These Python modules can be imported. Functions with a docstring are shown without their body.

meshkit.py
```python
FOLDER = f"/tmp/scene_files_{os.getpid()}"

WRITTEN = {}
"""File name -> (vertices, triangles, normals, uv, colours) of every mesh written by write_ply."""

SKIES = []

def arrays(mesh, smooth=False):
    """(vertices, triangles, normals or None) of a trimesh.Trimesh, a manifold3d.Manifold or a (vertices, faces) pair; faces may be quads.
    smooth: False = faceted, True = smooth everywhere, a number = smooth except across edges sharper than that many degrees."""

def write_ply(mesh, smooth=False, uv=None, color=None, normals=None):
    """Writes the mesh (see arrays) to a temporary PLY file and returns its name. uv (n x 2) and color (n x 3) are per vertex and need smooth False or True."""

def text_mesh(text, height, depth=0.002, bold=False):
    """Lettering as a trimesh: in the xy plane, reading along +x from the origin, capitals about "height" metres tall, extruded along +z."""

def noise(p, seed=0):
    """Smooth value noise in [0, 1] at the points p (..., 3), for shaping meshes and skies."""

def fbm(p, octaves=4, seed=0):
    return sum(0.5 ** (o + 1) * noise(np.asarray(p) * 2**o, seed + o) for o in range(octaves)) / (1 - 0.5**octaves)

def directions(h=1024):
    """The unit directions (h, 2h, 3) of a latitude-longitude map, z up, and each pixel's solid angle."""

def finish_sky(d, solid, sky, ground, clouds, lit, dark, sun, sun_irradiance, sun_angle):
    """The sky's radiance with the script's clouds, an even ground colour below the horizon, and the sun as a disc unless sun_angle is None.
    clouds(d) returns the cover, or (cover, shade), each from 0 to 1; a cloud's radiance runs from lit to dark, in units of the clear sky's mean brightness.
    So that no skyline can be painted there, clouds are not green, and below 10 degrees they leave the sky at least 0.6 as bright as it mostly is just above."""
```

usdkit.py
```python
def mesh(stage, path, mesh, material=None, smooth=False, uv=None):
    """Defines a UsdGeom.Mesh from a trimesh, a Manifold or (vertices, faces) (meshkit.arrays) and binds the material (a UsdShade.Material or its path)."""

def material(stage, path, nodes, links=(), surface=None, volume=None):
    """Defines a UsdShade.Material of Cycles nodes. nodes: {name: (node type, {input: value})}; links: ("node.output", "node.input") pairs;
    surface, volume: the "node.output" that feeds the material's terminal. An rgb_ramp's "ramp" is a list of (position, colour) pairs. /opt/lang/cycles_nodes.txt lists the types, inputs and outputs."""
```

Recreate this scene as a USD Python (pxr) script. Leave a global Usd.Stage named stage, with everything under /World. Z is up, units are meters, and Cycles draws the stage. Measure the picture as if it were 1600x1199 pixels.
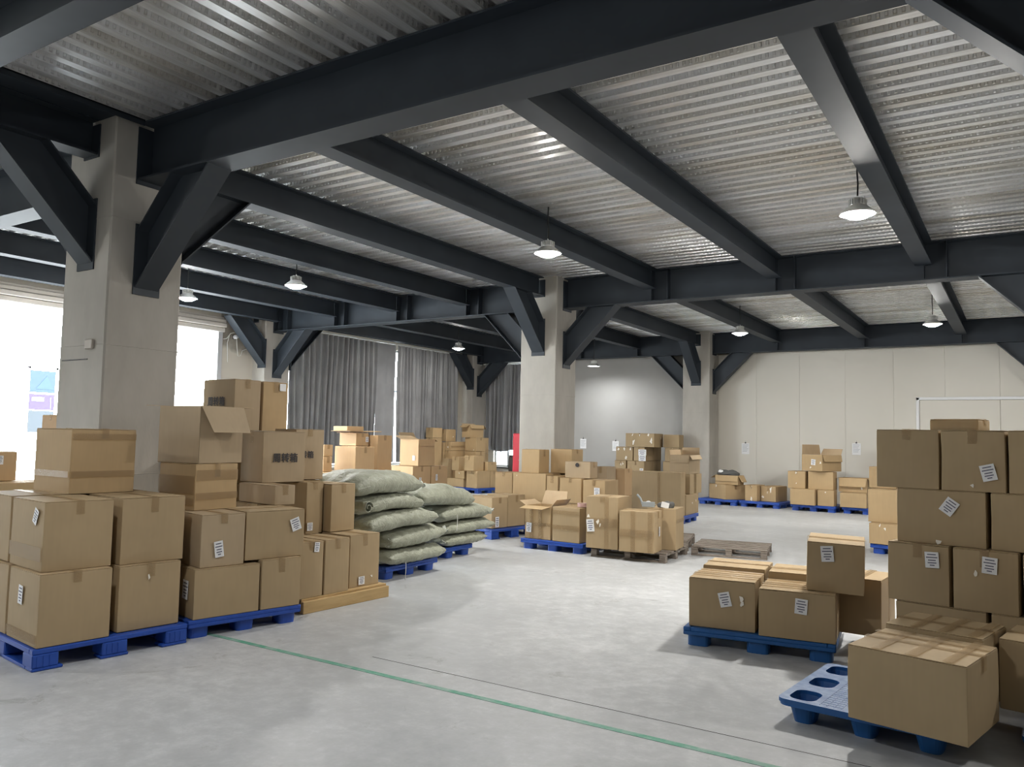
import math, random, numpy as np, trimesh, usdkit, meshkit
from pxr import Usd, UsdGeom, UsdLux, UsdShade, Gf, Sdf
from shapely.geometry import Polygon
stage = Usd.Stage.CreateInMemory()
UsdGeom.SetStageUpAxis(stage, "Z"); UsdGeom.SetStageMetersPerUnit(stage, 1.0)
UsdGeom.Xform.Define(stage, "/World"); UsdGeom.Scope.Define(stage, "/World/Looks")
rng = np.random.default_rng(7)
# ---------------------------------------------------------------- camera, daylight, exposure
YAW, PITCH, ROLL, EYE = 0.5702, 0.0669, 0.0206, 1.65
SKY_POWER = 2.3
LAMP_POWER = 205.0
EXPOSURE = 1.25
def camera():
    cy, sy = math.cos(YAW), math.sin(YAW)
    fwd = np.array([-sy*math.cos(PITCH), cy*math.cos(PITCH), math.sin(PITCH)])
    right = np.array([cy, sy, 0.0]); up = np.cross(right, fwd)
    r = right*math.cos(ROLL) + up*math.sin(ROLL); u = -right*math.sin(ROLL) + up*math.cos(ROLL)
    cam = UsdGeom.Camera.Define(stage, "/World/camera")
    m = Gf.Matrix4d(*r, 0, *u, 0, *(-fwd), 0, 0, 0, EYE, 1)
    cam.AddTransformOp().Set(m)
    cam.CreateHorizontalApertureAttr(36.0); cam.CreateVerticalApertureAttr(36.0*1199/1600)
    cam.CreateFocalLengthAttr(36.0*1246.99/1600); cam.CreateFStopAttr(0.0)
    cam.CreateClippingRangeAttr(Gf.Vec2f(0.05, 500)); cam.CreateExposureAttr(EXPOSURE)
camera()
sky = UsdLux.DomeLight.Define(stage, "/World/sky_dome")        # a bright, even overcast sky
sky.CreateColorAttr(Gf.Vec3f(0.86, 0.94, 1.0)); sky.CreateIntensityAttr(SKY_POWER)
GROUPS=['cartons behind the tall right-hand stack', 'cartons behind the woven sacks', 'cartons by the open left door', 'cartons in the far left corner', 'cartons in the front row mid-floor', 'cartons in the tall right-hand stack', 'cartons on the left wooden pallet', 'cartons on the low blue pallet right of centre', 'cartons on the near right pallets', 'cartons on the nearest left pallet', 'cartons on the pallet beyond the sacks', 'cartons on the pallets along the back wall', 'cartons on the second left pallet', 'cartons stacked in front of the middle column', 'taped cartons stacked at the back wall']
BOXES=[
(-5.898, 3.195, 0.15, 83, 0.483, 0.547, 0.496, 0, 'tan carton with narrow white sticker at bottom near corner of leftmost pallet', 9, {'st': [('L', 0.534, 0.658, 0.075, 0.13, 4)], 'tp': [('L', 'h', 0.12, 0.06)]}),
(-5.888, 3.754, 0.15, 83, 0.473, 0.552, 0.483, 0, 'plain tan carton, bottom right on the leftmost blue pallet', 9, {'scr': [('R', 0.45, 0.8, 0.04)]}),
(-6.479, 3.266, 0.15, 83, 0.483, 0.547, 0.496, 0, 'tan carton cut by the left picture edge, bottom layer of leftmost pallet', 9, {}),
(-6.614, 3.309, 0.65, 83, 0.471, 0.59, 0.486, 0, 'tan carton cut by the left picture edge, second layer of leftmost pallet', 9, {}),
(-5.991, 3.232, 0.646, 83, 0.471, 0.59, 0.486, 0, 'tan carton with tilted diamond white sticker, second layer above near pallet corner', 9, {'st': [('L', 0.194, 0.782, 0.07, 0.11, 25)], 'tp': [('L', 'h', 0.25, 0.1)]}),
(-5.961, 3.796, 0.633, 83, 0.493, 0.592, 0.498, 0, 'plain tan carton second layer right, beneath the lone top carton of leftmost pallet', 9, {}),
(-6.55, 3.693, 1.132, 88, 0.529, 0.572, 0.513, 1, 'wide tan carton alone on top of the leftmost pallet, in front of the big column', 9, {'tp': [('R', 'h', 0.3, 0.05), ('R', 'h', 0.88, 0.05), ('L', 'h', 0.3, 0.05)]}),
(-5.742, 4.391, 0.15, 78, 0.56, 0.492, 0.394, 0, 'dented long tan carton, bottom left of the second blue pallet', 12, {'st': [('L', 0.268, 0.57, 0.1, 0.15, 3)]}),
(-5.642, 4.863, 0.15, 78, 0.367, 0.492, 0.415, 0, 'tan carton with split front panel, bottom right of the second blue pallet', 12, {}),
(-5.785, 4.36, 0.544, 78, 0.374, 0.492, 0.427, 2, 'tan carton with upright white sticker low on its face, second layer left of second pallet', 12, {'st': [('R', 0.395, 0.339, 0.075, 0.13, -8)]}),
(-5.707, 4.838, 0.565, 78, 0.555, 0.492, 0.41, 0, 'long tan carton with tilted sticker near its upper right corner, second pallet', 12, {'st': [('R', 0.832, 0.682, 0.09, 0.11, -18)]}),
(-6.14, 4.486, 0.972, 92, 0.441, 0.476, 0.396, 1, 'shiny tape-wrapped carton directly under the open flapped carton', 12, {'tp': [('R', 'h', 0.75, 0.09), ('R', 'h', 0.3, 0.06), ('L', 'h', 0.55, 0.15), ('L', 'h', 0.2, 0.06)]}),
(-6.177, 4.517, 1.369, 94, 0.472, 0.522, 0.49, 2, 'open carton with one flap hanging down its side, top of second left pallet', 12, {'kind': 'open', 'fl': [('R', 150, 1.0), ('r', 88, 0.9), ('L', 92, 0.0), ('l', 89, 0.6)]}),
(-6.123, 5.23, 0.975, 82, 0.217, 0.62, 0.182, 2, 'flat shadowed carton lying under the large lettered carton', 12, {}),
(-6.362, 5.499, 1.157, 82, 0.481, 0.392, 0.5, 2, 'tan carton with large black three-character lettering, beside the open flapped carton', 12, {'text': ('R', 0.512, 0.477, 0.088, '周转箱')}),
(-6.57, 6.027, 1.157, 82, 0.353, 0.392, 0.53, 2, 'grey-tan lettered carton peeking out behind the large lettered carton', 12, {'text': ('R', 0.278, 0.491, 0.075, '周转箱')}),
(-7.165, 5.599, 1.66, 86, 0.32, 0.561, 0.536, 2, 'topmost left carton with dark lettering on its shaded side, below the cabled wall', 12, {'text': ('L', 0.548, 0.558, 0.095, '周转箱')}),
(-7.107, 5.947, 1.66, 86, 0.318, 0.492, 0.533, 1, 'topmost right carton with small grey sticker, beside the left curtains', 12, {'st': [('R', 0.764, 0.899, 0.08, 0.08, 0)]}),
(-6.209, 5.669, 0.13, 87, 0.306, 0.422, 0.517, 0, 'plain carton hidden in the back row of the left wooden pallet', 6, {}),
(-6.2, 6.086, 0.13, 87, 0.404, 0.292, 0.521, 0, 'plain carton hidden in the back row of the left wooden pallet', 6, {}),
(-6.845, 12.573, 0.15, 88, 0.292, 0.432, 0.88, 1, 'tall plain carton hidden under the topmost right middle-column carton', 13, {}),
(-6.483, 3.827, 0.15, 83, 0.473, 0.552, 0.483, 0, 'plain carton hidden at the back of the leftmost pallet', 9, {}),
(-6.586, 3.873, 0.633, 83, 0.493, 0.592, 0.498, 0, 'plain carton hidden at the back of the leftmost pallet', 9, {}),
(-6.261, 4.501, 0.15, 78, 0.56, 0.492, 0.394, 0, 'plain carton hidden at the back of the second pallet', 12, {}),
(-6.303, 4.47, 0.544, 78, 0.374, 0.492, 0.427, 0, 'plain carton hidden at the back of the second pallet', 12, {}),
(-10.776, 11.272, 0.965, 83, 0.292, 0.442, 0.455, 3, 'plain carton hidden under the low wide printed box behind the sacks', 1, {}),
(-15.087, 19.209, 0.15, 80, 0.372, 0.292, 1.425, 1, 'tall plain carton hidden under the highest left carton of the far heap', 3, {}),
(-1.845, 14.063, 0.15, -14, 0.412, 0.292, 0.808, 1, 'plain carton hidden behind the large middle carton beside the right stack', 0, {}),
(-6.574, 6.037, 0.15, 82, 0.292, 0.392, 1.0, 0, 'plain carton hidden under the grey-tan lettered carton', 12, {}),
(-6.249, 5.215, 0.15, 82, 0.217, 0.392, 0.82, 0, 'plain carton hidden under the flat shadowed carton of the second pallet', 12, {}),
(-7.172, 5.786, 0.0, 86, 0.692, 0.561, 0.549, 0, 'plain carton hidden in the lower layers under the topmost left cartons', 12, {}),
(-7.172, 5.786, 0.552, 86, 0.692, 0.561, 0.549, 0, 'plain carton hidden in the lower layers under the topmost left cartons', 12, {}),
(-7.172, 5.786, 1.104, 86, 0.692, 0.561, 0.549, 0, 'plain carton hidden in the lower layers under the topmost left cartons', 12, {}),
(-5.786, 5.332, 0.13, 87, 0.277, 0.422, 0.512, 0, 'narrow tan carton with white sticker, bottom left of left wooden pallet', 6, {'st': [('R', 0.669, 0.897, 0.06, 0.09, 5)]}),
(-5.769, 5.646, 0.13, 87, 0.306, 0.422, 0.512, 0, 'narrow tan carton without sticker, bottom middle of the left wooden pallet', 6, {}),
(-5.816, 6.066, 0.13, 87, 0.404, 0.442, 0.516, 0, 'narrow tan carton with sticker near its foot, right end of left wooden pallet', 6, {'st': [('R', 0.38, 0.12, 0.08, 0.08, 0)], 'scr': [('R', 0.72, 0.18, 0.05)]}),
(-6.188, 5.765, 0.645, 87, 0.214, 0.342, 0.51, 0, 'upright tan carton with low sticker, upper left on the left wooden pallet', 6, {'st': [('R', 0.2, 0.14, 0.07, 0.08, 0)]}),
(-6.128, 6.055, 0.652, 87, 0.323, 0.442, 0.482, 0, 'upright plain tan carton, upper right on wooden pallet next to the sacks', 6, {}),
(-10.368, 10.858, 0.965, 83, 0.446, 0.592, 0.452, 3, 'orange-tan box with bright left face behind the topmost sack', 1, {}),
(-10.8, 11.28, 1.425, 83, 0.302, 0.492, 0.24, 3, 'low wide printed box carrying loose opened flaps, behind the bright-faced box', 1, {'st': [('R', 0.85, 0.5, 0.07, 0.1, 0)]}),
(-10.545, 11.63, 0.965, 83, 0.362, 0.492, 0.665, 3, 'taller dark-sided carton right of the bright-faced box behind the sacks', 1, {}),
(-10.642, 10.314, 0.965, 83, 0.188, 0.342, 0.27, 3, 'small bright box at the left end of the row behind the sacks', 1, {'st': [('L', 0.5, 0.6, 0.09, 0.12, 0)]}),
(-10.681, 10.356, 1.238, 83, 0.192, 0.342, 0.205, 3, 'small dark box perched left, below the first curtain', 1, {'st': [('L', 0.5, 0.6, 0.05, 0.08, 0)]}),
(-11.366, 13.884, 0.975, 83, 0.5, 0.592, 0.58, 3, 'orange open-topped tall carton with raised flap and white sticker', 1, {'kind': 'open', 'fl': [('L', 70, 0.85), ('r', 35, 0.6), ('R', 175, 0.5), ('l', 110, 0.5)], 'st': [('L', 0.224, 0.295, 0.08, 0.1, 0)]}),
(-10.609, 10.336, 0.55, 83, 0.592, 0.692, 0.41, 3, 'bright low carton at left of the layer under the bright-faced box', 1, {}),
(-10.533, 10.951, 0.55, 83, 0.592, 0.692, 0.41, 3, 'low carton in the middle of the layer under the bright-faced box', 1, {}),
(-10.457, 11.567, 0.55, 83, 0.592, 0.692, 0.41, 3, 'low carton at right of the layer just above the topmost sack', 1, {}),
(-11.431, 13.756, 0.55, 83, 0.532, 0.692, 0.42, 3, 'carton with white sticker supporting the orange open-topped carton', 1, {'st': [('R', 0.4, 0.3, 0.07, 0.1, 0)]}),
(-11.314, 14.296, 0.55, 83, 0.512, 0.592, 0.42, 3, 'carton with tall pale sticker right of the one supporting the open carton', 1, {'st': [('R', 0.3, 0.4, 0.06, 0.14, 0)]}),
(-10.609, 10.336, 0.15, 83, 0.592, 0.692, 0.395, 3, 'plain carton hidden in the bottom layer behind the sacks', 1, {}),
(-10.533, 10.951, 0.15, 83, 0.592, 0.692, 0.395, 3, 'plain carton hidden in the bottom layer behind the sacks', 1, {}),
(-10.457, 11.567, 0.15, 83, 0.592, 0.692, 0.395, 3, 'plain carton hidden in the bottom layer behind the sacks', 1, {}),
(-11.431, 13.756, 0.15, 83, 0.532, 0.692, 0.395, 3, 'plain carton hidden in the bottom layer behind the sacks', 1, {}),
(-11.314, 14.296, 0.15, 83, 0.512, 0.592, 0.395, 3, 'plain carton hidden in the bottom layer behind the sacks', 1, {}),
(-13.461, 19.269, 0.15, 80, 0.542, 0.442, 0.495, 1, 'tan carton on blue pallet at the aisle edge of the far left corner', 3, {}),
(-13.362, 19.688, 0.15, 80, 0.293, 0.392, 0.495, 1, 'narrow carton right of the aisle-edge carton on the far left pallet', 3, {}),
(-13.556, 19.174, 0.645, 80, 0.412, 0.392, 0.438, 1, 'cube carton stacked on the aisle-edge carton in the far left corner', 3, {}),
(-13.376, 19.607, 0.645, 80, 0.371, 0.392, 0.253, 1, 'low carton beside the stacked cube carton in the far left corner', 3, {}),
(-14.171, 19.288, 0.625, 80, 0.332, 0.292, 0.408, 1, 'carton with bright left face, left of the stacked cube carton', 3, {}),
(-14.24, 19.31, 0.15, 80, 0.352, 0.878, 0.247, 1, 'wide dark carton on the floor layer left of the aisle-edge carton', 3, {}),
(-13.985, 19.255, 0.4, 80, 0.332, 0.392, 0.225, 1, 'small torn carton on top of the wide dark floor-layer carton', 3, {'scr': [('L', 0.5, 0.7, 0.08)]}),
(-14.66, 19.328, 0.397, 78, 0.232, 0.27, 0.564, 0, 'brown carton with a rounded crushed top leaning in the far left heap', 3, {'tilt': (0, 6)}),
(-14.699, 19.826, 1.2, 80, 0.692, 0.242, 0.268, 1, 'wide striped carton with torn side in the middle of the far left heap', 3, {'tp': [('R', 'h', 0.45, 0.06)], 'scr': [('L', 0.5, 0.4, 0.1)]}),
(-15.037, 19.633, 1.142, 80, 0.292, 0.292, 0.302, 1, 'carton behind the orange open carton in the far left heap', 3, {}),
(-15.101, 19.211, 1.58, 80, 0.372, 0.322, 0.301, 1, 'highest left carton of the far heap, under the second curtain', 3, {}),
(-14.935, 19.714, 1.473, 80, 0.392, 0.242, 0.371, 1, 'small high carton with a white scrap, left of the corner column', 3, {'scr': [('R', 0.7, 0.4, 0.07)]}),
(-14.186, 20.1, 1.195, 80, 0.392, 0.492, 0.41, 1, 'upper middle carton of the far heap with a white scrap at foot', 3, {'scr': [('L', 0.2, 0.1, 0.07)]}),
(-14.305, 20.543, 1.125, 80, 0.442, 0.292, 0.48, 1, 'upper right carton of the far heap beside the white curtain edge', 3, {}),
(-14.345, 20.185, 1.608, 80, 0.592, 0.342, 0.384, 1, 'open-topped carton crowning the far left heap with its flap down', 3, {'kind': 'open', 'fl': [('R', 160, 0.7), ('l', 130, 0.6), ('r', 60, 0.5), ('L', 120, 0.5)]}),
(-14.699, 19.826, 0.15, 80, 0.692, 0.242, 1.045, 1, 'plain carton hidden in the lower part of the far left heap', 3, {}),
(-15.037, 19.633, 0.15, 80, 0.292, 0.292, 0.99, 1, 'plain carton hidden in the lower part of the far left heap', 3, {}),
(-14.186, 20.1, 0.15, 80, 0.392, 0.492, 1.04, 1, 'plain carton hidden in the lower part of the far left heap', 3, {}),
(-14.305, 20.543, 0.15, 80, 0.442, 0.292, 0.97, 1, 'plain carton hidden in the lower part of the far left heap', 3, {}),
(-7.574, 11.108, 0.155, 80, 0.374, 0.604, 0.496, 0, 'large tan carton with white sticker on the pallet beyond the woven sacks', 10, {'st': [('R', 0.313, 0.204, 0.09, 0.17, 0)]}),
(-7.471, 11.536, 0.155, 80, 0.425, 0.492, 0.519, 0, 'darker tan carton right of the stickered one on the pallet beyond the sacks', 10, {}),
(-8.217, 12.853, 0.594, 88, 0.492, 0.392, 0.391, 1, 'narrow visible carton at the far left of the row before the middle column', 13, {}),
(-7.238, 12.158, 0.56, 88, 0.492, 0.683, 0.47, 1, 'wide carton with a taped upper left corner in the middle-column row', 13, {'tp': [('R', 'h', 0.9, 0.05)], 'scr': [('L', 0.88, 0.88, 0.05)]}),
(-6.77, 12.15, 0.56, 88, 0.492, 0.222, 0.44, 1, 'slim carton between the wide carton and the dark gap, middle-column row', 13, {}),
(-6.42, 12.153, 0.56, 88, 0.492, 0.422, 0.42, 1, 'carton right of the dark gap in the row before the middle column', 13, {}),
(-5.939, 12.065, 0.56, 92, 0.544, 0.392, 0.41, 1, 'carton with white sticker at the right end of the middle-column row', 13, {'st': [('L', 0.35, 0.55, 0.1, 0.13, 0)]}),
(-7.279, 12.17, 1.03, 88, 0.328, 0.367, 0.41, 1, 'upright carton with dark right side, topmost left before the middle column', 13, {}),
(-6.846, 12.533, 1.032, 88, 0.392, 0.432, 0.422, 1, 'carton topmost right before the middle column, partly behind a smooth carton', 13, {}),
(-6.348, 12.138, 0.98, 92, 0.292, 0.47, 0.277, 2, 'smooth low carton with a round hand cut-out, in front of the topmost cartons', 13, {'hole': 1}),
(-6.655, 13.696, 0.57, 90, 0.392, 0.257, 0.56, 2, 'grey-lidded carton just right of the smooth carton with hand cut-out', 13, {}),
(-6.569, 14.171, 0.57, 90, 0.342, 0.354, 0.518, 3, 'upright orange-tan carton left of the very large wide carton', 13, {}),
(-6.248, 15.263, 0.15, 94, 0.332, 1.053, 0.864, 0, 'very large wide carton facing the aisle right of the middle column', 13, {'tp': [('L', 'v', 0.42, 0.05)]}),
(-5.896, 15.911, 0.15, 94, 0.892, 0.292, 0.407, 0, 'lower carton with two pale scraps, right end of the large-carton pallet', 13, {'scr': [('R', 0.45, 0.55, 0.07), ('R', 0.75, 0.65, 0.07)]}),
(-5.894, 15.875, 0.557, 94, 0.292, 0.292, 0.407, 0, 'shaded small carton above the scrap-marked carton, beside the large one', 13, {}),
(-5.92, 16.396, 0.557, 94, 0.392, 0.272, 0.399, 0, 'separate small carton hanging over the right end of the large-carton pallet', 13, {}),
(-5.986, 16.117, 0.964, 94, 0.792, 0.412, 0.383, 2, 'open carton with pale flap on top of the very large carton', 13, {'kind': 'open', 'fl': [('r', 10, 0.5), ('L', 175, 0.4), ('R', 150, 0.5), ('l', 15, 0.4)]}),
(-7.238, 12.158, 0.15, 88, 0.492, 0.683, 0.405, 1, 'plain carton hidden in the bottom layer before the middle column', 13, {}),
(-6.77, 12.15, 0.15, 88, 0.492, 0.222, 0.405, 1, 'plain carton hidden in the bottom layer before the middle column', 13, {}),
(-6.42, 12.153, 0.15, 88, 0.492, 0.422, 0.405, 1, 'plain carton hidden in the bottom layer before the middle column', 13, {}),
(-5.939, 12.065, 0.15, 92, 0.544, 0.392, 0.405, 1, 'plain carton hidden in the bottom layer before the middle column', 13, {}),
(-8.217, 12.853, 0.15, 88, 0.492, 0.392, 0.439, 1, 'plain carton hidden in the bottom layer before the middle column', 13, {}),
(-6.655, 13.696, 0.15, 90, 0.392, 0.257, 0.415, 1, 'plain carton hidden in the bottom layer before the middle column', 13, {}),
(-6.569, 14.171, 0.15, 90, 0.342, 0.354, 0.415, 1, 'plain carton hidden in the bottom layer before the middle column', 13, {}),
(-6.09, 10.522, 0.15, 88, 0.452, 0.452, 0.48, 1, 'open carton with outspread front flap and sticker, left end of mid-floor front row', 4, {'kind': 'open', 'fl': [('L', 98, 0.9), ('r', 62, 0.6), ('l', 20, 0.95), ('R', 40, 0.6)], 'st': [('L', 0.828, 0.335, 0.09, 0.14, 2)], 'tp': [('L', 'v', 0.4, 0.06), ('L', 'v', 0.75, 0.06), ('L', 'h', 0.45, 0.05)]}),
(-5.584, 10.431, 0.15, 88, 0.392, 0.453, 0.498, 0, 'tape-banded carton carrying a tape roll in the mid-floor front row', 4, {'tp': [('L', 'h', 0.42, 0.06), ('L', 'h', 0.85, 0.05)]}),
(-4.977, 10.35, 0.13, 96, 0.492, 0.466, 0.715, 0, 'tallest carton of the mid-floor front row with sticker and torn scraps', 4, {'st': [('L', 0.853, 0.437, 0.11, 0.17, -6)], 'scr': [('L', 0.62, 0.5, 0.09), ('L', 0.56, 0.46, 0.07), ('L', 0.92, 0.62, 0.08)], 'tp': [('L', 'v', 0.35, 0.06), ('L', 'h', 0.5, 0.12)]}),
(-4.452, 10.291, 0.13, 98, 0.412, 0.488, 0.551, 0, 'carton crossed by tape bands, right of the tallest mid-floor carton', 4, {'tp': [('L', 'v', 0.6, 0.06), ('L', 'v', 0.12, 0.06), ('L', 'h', 0.5, 0.05), ('L', 'h', 0.42, 0.05)], 'st': [('R', 0.55, 0.5, 0.05, 0.13, 0)]}),
(-4.308, 10.835, 0.13, 98, 0.492, 0.412, 0.567, 0, 'carton at the right end of the mid-floor front row, behind the tape-crossed one', 4, {'tp': [('R', 'h', 0.7, 0.05)]}),
(-8.809, 20.567, 1.45, 95, 0.807, 0.806, 0.37, 0, 'scrap-marked brown carton on top of the stack at the back wall', 14, {'scr': [('L', 0.2, 0.9, 0.1), ('L', 0.1, 0.55, 0.22), ('L', 0.5, 0.85, 0.08), ('L', 0.7, 0.35, 0.2), ('L', 0.75, 0.9, 0.08), ('R', 0.7, 0.7, 0.1)]}),
(-8.099, 20.898, 1.45, 95, 0.436, 0.442, 0.35, 0, 'dark brown carton on top right of the back-wall stack, beside the third column', 14, {}),
(-9.249, 20.374, 1.075, 95, 0.392, 0.481, 0.37, 0, 'scrap-marked brown carton at left of middle layer, back-wall stack', 14, {'scr': [('L', 0.15, 0.85, 0.1), ('L', 0.5, 0.85, 0.1), ('L', 0.85, 0.8, 0.12), ('L', 0.4, 0.2, 0.14)]}),
(-8.834, 20.581, 1.075, 95, 0.792, 0.309, 0.37, 0, 'brown carton with a large white printed label in the back-wall stack', 14, {'st': [('L', 0.2, 0.62, 0.22, 0.16, 0), ('L', 0.2, 0.2, 0.2, 0.16, 0)]}),
(-9.369, 20.381, 0.7, 95, 0.392, 0.326, 0.37, 0, 'scrap-marked brown carton at lower left of the back-wall stack', 14, {'scr': [('L', 0.3, 0.75, 0.1), ('L', 0.45, 0.7, 0.1)]}),
(-8.928, 20.573, 0.7, 95, 0.792, 0.482, 0.37, 0, 'brown carton with small white square, lower middle of the back-wall stack', 14, {'st': [('L', 0.15, 0.3, 0.1, 0.12, 0)]}),
(-8.901, 21.348, 1.075, 95, 0.692, 0.309, 0.37, 0, 'dark carton side behind the white-labelled one in the back-wall stack', 14, {}),
(-8.995, 21.341, 0.7, 95, 0.692, 0.482, 0.37, 0, 'dark lower carton behind the one with small white square, back-wall stack', 14, {}),
(-8.072, 20.878, 1.075, 95, 0.392, 0.392, 0.37, 0, 'dark carton right of middle layer, back-wall stack by the third column', 14, {}),
(-8.097, 20.876, 0.7, 95, 0.392, 0.442, 0.37, 0, 'dark carton low at right, back-wall stack by the third column', 14, {}),
(-8.928, 20.573, 0.15, 95, 0.792, 0.482, 0.545, 0, 'plain carton hidden in the lowest layer of the back-wall stack', 14, {}),
(-9.369, 20.381, 0.15, 95, 0.392, 0.326, 0.545, 0, 'plain carton hidden in the lowest layer of the back-wall stack', 14, {}),
(-8.097, 20.876, 0.15, 95, 0.392, 0.442, 0.545, 0, 'plain carton hidden in the lowest layer of the back-wall stack', 14, {}),
(-8.995, 21.341, 0.15, 95, 0.692, 0.482, 0.545, 0, 'plain carton hidden in the lowest layer of the back-wall stack', 14, {}),
(-6.61, 20.927, 0.15, 52, 0.612, 0.742, 0.377, 1, 'wide corner-on carton under the overflowing open carton by the third column', 11, {'scr': [('L', 0.55, 0.9, 0.1)]}),
(-6.516, 20.813, 0.527, 82, 0.342, 0.635, 0.238, 1, 'open carton overflowing with dark goods, by the third column', 11, {'kind': 'open', 'fl': [('L', 172, 0.9), ('R', 150, 0.6), ('l', 160, 0.5), ('r', 120, 0.5)]}),
(-5.837, 20.775, 0.15, 82, 0.492, 0.315, 0.402, 1, 'low carton with white scrap left of the taped pair along the back wall', 11, {'scr': [('L', 0.45, 0.15, 0.14), ('L', 0.45, 0.9, 0.06)]}),
(-5.411, 20.987, 0.15, 80, 0.676, 0.391, 0.384, 1, 'lower carton of the taped pair on the second back-wall pallet', 11, {'scr': [('L', 0.3, 0.78, 0.16), ('L', 0.85, 0.3, 0.12), ('L', 0.55, 0.6, 0.06)]}),
(-0.399, 6.829, 1.763, -12, 0.324, 0.292, 0.085, 0, 'small flat carton alone on top of the tall right stack', 5, {}),
(-4.534, 20.501, 0.15, 86, 0.492, 0.586, 0.382, 1, 'bottom left carton of the three-layer pile at the back wall', 11, {}),
(-4.017, 20.453, 0.15, 86, 0.274, 0.382, 0.379, 1, 'bottom right carton of the three-layer pile at the back wall', 11, {'scr': [('L', 0.5, 0.85, 0.06)]}),
(-4.718, 20.706, 0.532, 86, 0.492, 0.419, 0.421, 1, 'middle-layer left carton with torn tape, three-layer pile at the back wall', 11, {'scr': [('L', 0.5, 0.9, 0.07), ('L', 0.5, 0.3, 0.05)]}),
(-4.155, 20.616, 0.529, 86, 0.334, 0.592, 0.436, 1, 'middle-layer right stained carton of the three-layer pile at back wall', 11, {}),
(-4.202, 20.745, 0.972, 62, 0.683, 0.612, 0.393, 1, 'open carton with square sticker and raised flap crowning the back-wall pile', 11, {'kind': 'open', 'fl': [('r', 5, 0.8), ('R', 165, 0.55), ('l', 30, 0.5), ('L', 178, 0.15)], 'st': [('L', 0.42, 0.55, 0.13, 0.14, 4)], 'scr': [('L', 0.55, 0.2, 0.1), ('L', 0.08, 0.55, 0.1)]}),
(-3.456, 20.86, 0.495, 88, 0.492, 0.639, 0.332, 1, 'open carton with long flap folded down, right of the back-wall pile', 11, {'kind': 'open', 'fl': [('L', 165, 0.85), ('l', 140, 0.6), ('R', 130, 0.5), ('r', 100, 0.5)], 'scr': [('L', 0.2, 0.3, 0.1)]}),
(-3.404, 20.578, 0.15, 88, 0.492, 0.587, 0.342, 1, 'lower carton beneath the folded-flap carton, right of back-wall pile', 11, {}),
(-1.848, 14.053, 0.961, -14, 0.412, 0.392, 0.336, 1, 'small upper carton peeking out left of the tall right-hand stack', 0, {}),
(-1.758, 13.65, 0.459, -14, 0.492, 0.442, 0.502, 1, 'large middle carton peeking out left of the tall right-hand stack', 0, {}),
(-1.716, 13.44, 0.15, -14, 0.492, 0.442, 0.309, 1, 'taped bottom carton peeking out left of the tall right-hand stack', 0, {'scr': [('R', 0.35, 0.9, 0.06), ('R', 0.5, 0.75, 0.08)]}),
(-0.464, 6.581, 0.15, -11, 0.571, 0.492, 0.395, 0, 'lowest left carton of the tall right stack, mostly behind the near carton', 5, {}),
(0.124, 6.467, 0.15, -11, 0.572, 0.492, 0.395, 0, 'lowest right carton of the tall right stack, mostly behind the near carton', 5, {}),
(-0.599, 6.607, 0.545, -11, 0.402, 0.492, 0.411, 0, 'left carton of the second layer with upright sticker, tall right stack', 5, {'st': [('R', 0.739, 0.752, 0.09, 0.11, -3)]}),
(-0.188, 6.527, 0.545, -11, 0.387, 0.492, 0.411, 0, 'middle carton of the second layer with sticker and torn triangle, tall right stack', 5, {'st': [('R', 0.581, 0.762, 0.09, 0.11, 3)], 'scr': [('R', 0.36, 0.62, 0.05)]}),
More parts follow.
